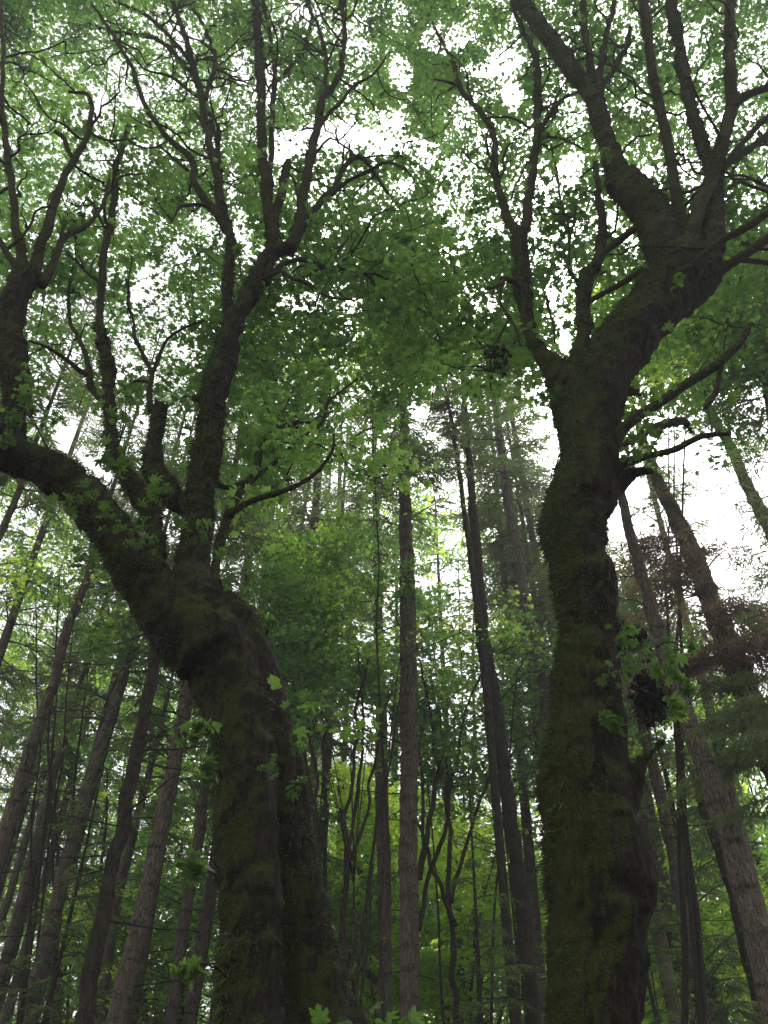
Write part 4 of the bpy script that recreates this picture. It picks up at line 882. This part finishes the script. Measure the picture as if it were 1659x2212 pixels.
def far_broadleaf():
    """rounded leafy trees in the distance: three kinds, planted many times"""
    kinds = []
    for k, (H, rx, vb) in enumerate([(17, 4.2, .35), (14, 3.8, .8), (20, 4.6, .55), (12, 3.6, .9)]):  # lit and dim copies: clearing light is put into the leaf tone
        rng = np.random.default_rng(300+k); NP_, NR_, gs = [], [], []
        for j in range(4):
            t = np.linspace(0, 1, 30)[:, None]; e = np.array([rng.normal(0, rx*.35), rng.normal(0, rx*.35), H*rng.uniform(.7, .9)])
            q = e*np.array([1, 1, 1])*np.concatenate([t**1.6, t**1.6, t], 1); q = q+.2*np.stack([vnoise(q*.7+5*b, j) for b in range(3)], 1)*t
            r = .10*(1-t[:, 0]*.85); g = Geo(); g.tube(np.column_stack([q, r]), 6, True, .8); m_ = g.mesh('stem'); m_.materials.append(MAT['dark_bark']); gs.append(m_)
            NP_.append(q[8:]); NR_.append(r[8:])
        cl = []
        while len(cl) < 210:
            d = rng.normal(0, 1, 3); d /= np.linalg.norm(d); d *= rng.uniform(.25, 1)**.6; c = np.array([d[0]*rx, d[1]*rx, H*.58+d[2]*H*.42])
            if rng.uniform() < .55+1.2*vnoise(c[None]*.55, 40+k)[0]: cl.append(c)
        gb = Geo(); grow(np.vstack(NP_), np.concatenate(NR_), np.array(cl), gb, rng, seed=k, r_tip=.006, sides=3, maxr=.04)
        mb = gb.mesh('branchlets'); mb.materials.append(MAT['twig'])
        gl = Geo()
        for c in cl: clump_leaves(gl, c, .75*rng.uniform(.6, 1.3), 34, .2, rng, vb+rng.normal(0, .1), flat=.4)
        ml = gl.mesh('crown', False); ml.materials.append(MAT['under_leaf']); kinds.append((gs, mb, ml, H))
    rng = np.random.default_rng(9)
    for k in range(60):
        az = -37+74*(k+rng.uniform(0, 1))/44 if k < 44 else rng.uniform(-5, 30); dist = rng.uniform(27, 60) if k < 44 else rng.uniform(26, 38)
        bright = (-4 < az < 14) or az > 17  # towards the clearing, crowns take the tone with light painted in
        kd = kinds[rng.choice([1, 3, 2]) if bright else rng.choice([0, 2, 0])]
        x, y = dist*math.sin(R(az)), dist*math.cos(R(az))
        root = thing('broadleaf_tree', 'leafy yellow green tree far behind the conifer stems, clearing light painted into its leaves' if bright else 'dim green leafy tree far behind the close ranks of conifer stems', 'tree', (x, y, 0), 'bright leafy trees far back' if bright else 'dim leafy trees far back')
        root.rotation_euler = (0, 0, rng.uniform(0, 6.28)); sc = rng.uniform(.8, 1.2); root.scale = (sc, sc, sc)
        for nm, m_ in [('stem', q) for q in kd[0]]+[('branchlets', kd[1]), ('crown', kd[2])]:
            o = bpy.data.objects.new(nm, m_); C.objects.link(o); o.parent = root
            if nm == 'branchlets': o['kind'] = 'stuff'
far_broadleaf()

for (u, v, Y, n, lab) in [(765, 1590, 5.2, 26, 'maple sapling holding large bright leaves, beside the second stem of the forked maple'),
                          (905, 2200, 3.6, 6, 'low maple sapling whose pale leaf tips just show at the bottom middle')]:
    rng = np.random.default_rng(int(u)); c, t = P(u, v, Y); org = (float(c[0])+.1, float(c[1]), 0.0)
    root = thing('maple_sapling', lab, 'sapling', org, 'maple saplings')
    g = Geo(); h = c[2]; tt = np.linspace(0, 1, 20)[:, None]; q = np.array(org)*(1-tt)+c*tt+.03*np.stack([vnoise(tt*5+7*a+np.zeros((1, 3)), 3) for a in range(3)], 1)
    g.tube(np.column_stack([q, np.linspace(.011, .004, 20)]), 6, True)
    gl = Geo(); sp = .30 if n > 10 else .16
    cs = c+rng.normal(0, 1, (max(2, n//5), 3))*[sp*.75, sp*.7, sp*1.1 if n > 10 else .03]
    for k in cs:
        s = np.linspace(0, 1, 7)[:, None]; a = q[-5]; g.tube(np.column_stack([a+(k-a)*s+np.array([0, 0, .06])*np.sin(s*3.1), np.linspace(.005, .002, 7)]), 5, True)
        clump_leaves(gl, k, .24, 5,   .13 if n > 10 else .10, rng, .5 if n > 10 else .3, tilt=.6, flat=.9 if n > 10 else .2, tmpl=LEAF_HI)
    part('stem', g, MAT['twig'], root, org); part('leaves', gl, MAT['sprig_leaf'], root, org, smooth=False, kind='stuff')

# ------------------------------------------------------------------ thin haze, also standing in for camera glare
def haze():
    x, y0, y1, z0, z1 = 75, -12, 80, -3.2, 42
    V = [(sx*x, yy, zz) for zz in (z0, z1) for yy in (y0, y1) for sx in (-1, 1)]
    f = [(0, 2, 3, 1), (4, 5, 7, 6), (0, 1, 5, 4), (2, 6, 7, 3), (0, 4, 6, 2), (1, 3, 7, 5)]
    me = bpy.data.meshes.new('haze'); me.from_pydata(V, [], f); me.update()
    m, t, out = nodes('haze'); pv = t.nodes.new('ShaderNodeVolumePrincipled')
    pv.inputs['Density'].default_value = HAZE; pv.inputs['Color'].default_value = (.92, .93, .96, 1); pv.inputs['Anisotropy'].default_value = .35
    t.links.new(pv.outputs[0], out.inputs['Volume']); m.cycles.homogeneous_volume = True
    o = link('haze', me, m); o['kind'] = 'stuff'; o.display_type = 'WIRE'
HAZE = .0021
haze()

def twig_clump(label, u, v, Y, ru, rv, cat, n, seed):
    rng = np.random.default_rng(seed); c, t = P(u, v, Y); a, b = ru*t/F0, rv*t/F0; g = Geo()
    g2 = Geo(); org = (float(c[0]), float(c[1]), float(c[2]+b))
    for k in range(n):
        d = rng.normal(0, 1, 3); d /= np.linalg.norm(d); p = c+(d*rng.uniform(.1, 1)**.5+.45*vnoise(d[None]*2+seed, seed)[0]*np.sign(d))*np.array([a, a, b])
        e = rng.normal(0, 1, 3)*np.array([.6, .6, .8]); e[2] -= .5; e /= np.linalg.norm(e); l = rng.uniform(.05, .16); tt = np.linspace(0, 1, 4)[:, None]
        g.tube(np.column_stack([p+e*l*tt+np.array([0, 0, -.3])*l*tt*tt, np.linspace(.004, .0015, 4)]), 3, False, .3)
    q = c+rng.normal(0, .55, (n//2, 3))*np.array([a, a, b]); add_leaves(g2, q, rng.uniform(.03, .09, n//2), rng.uniform(0, .4, n//2), rng, 1.2)
    root = thing('twig_clump', label, cat, org); part('twigs', g, MAT['deadwood'], root, org, kind='stuff'); part('dead_leaves', g2, MAT['deadwood'], root, org, kind='stuff', smooth=False)
twig_clump('dark hanging clump of matted twigs left of the crooked maple, below its dead hooked branch', 1070, 775, 6.4, 26, 40, 'twig clump', 300, 1)
twig_clump('blackish bunch of dead twigs and leaves hanging on the right of the crooked maple trunk', 1405, 1500, 5.5, 32, 52, 'twig clump', 420, 2)

for (u, Y, H, cr, wd, lab) in [(1045, 15.5, 9.0, 4, .62, 'dark young fir low between the central and the dark stemmed conifer'), (1118, 18, 9.5, 1, .6, 'dark young fir low behind the foot of the dark stemmed conifer'),
                           (1545, 17, 12.5, 2, .8, 'drooping young fir low on the right, behind the stout clean conifer'), (90, 17, 11, 4, .8, 'dark young fir in the lower left corner behind the leaning stems'),
                           (250, 20, 12, 0, .7, 'young fir low behind the left hand conifer stems'), (660, 19, 8.5, 3, .5, 'young fir peeping out low beside the second stem of the forked maple'), (1420, 15, 7.6, 1, .55, 'small fir low at the right flank of the crooked maple')]:
    p, t = P(u, 2212, Y); org = (float(p[0]), float(p[1]), 0.0); root = thing('young_fir', lab, 'tree', org, 'young firs among the tall stems')
    z = np.linspace(0, H, 30); g = Geo(); g.tube(np.column_stack([p[0]+.1*vnoise(np.stack([z*.3+u, z*0, z*0], 1), 2), p[1]+z*0, z, .07*(1-z/H)+.008]), 8, True, .8); part('trunk', g, MAT['dark_bark'], root, org)
    o = bpy.data.objects.new('crown', CROWNS[cr]); C.objects.link(o); o.parent = root; o.location = (0, 0, 1.2); o.scale = (wd, wd, (H-1)/(12, 13, 10, 14, 9)[cr]); o.rotation_euler = (0, 0, u)
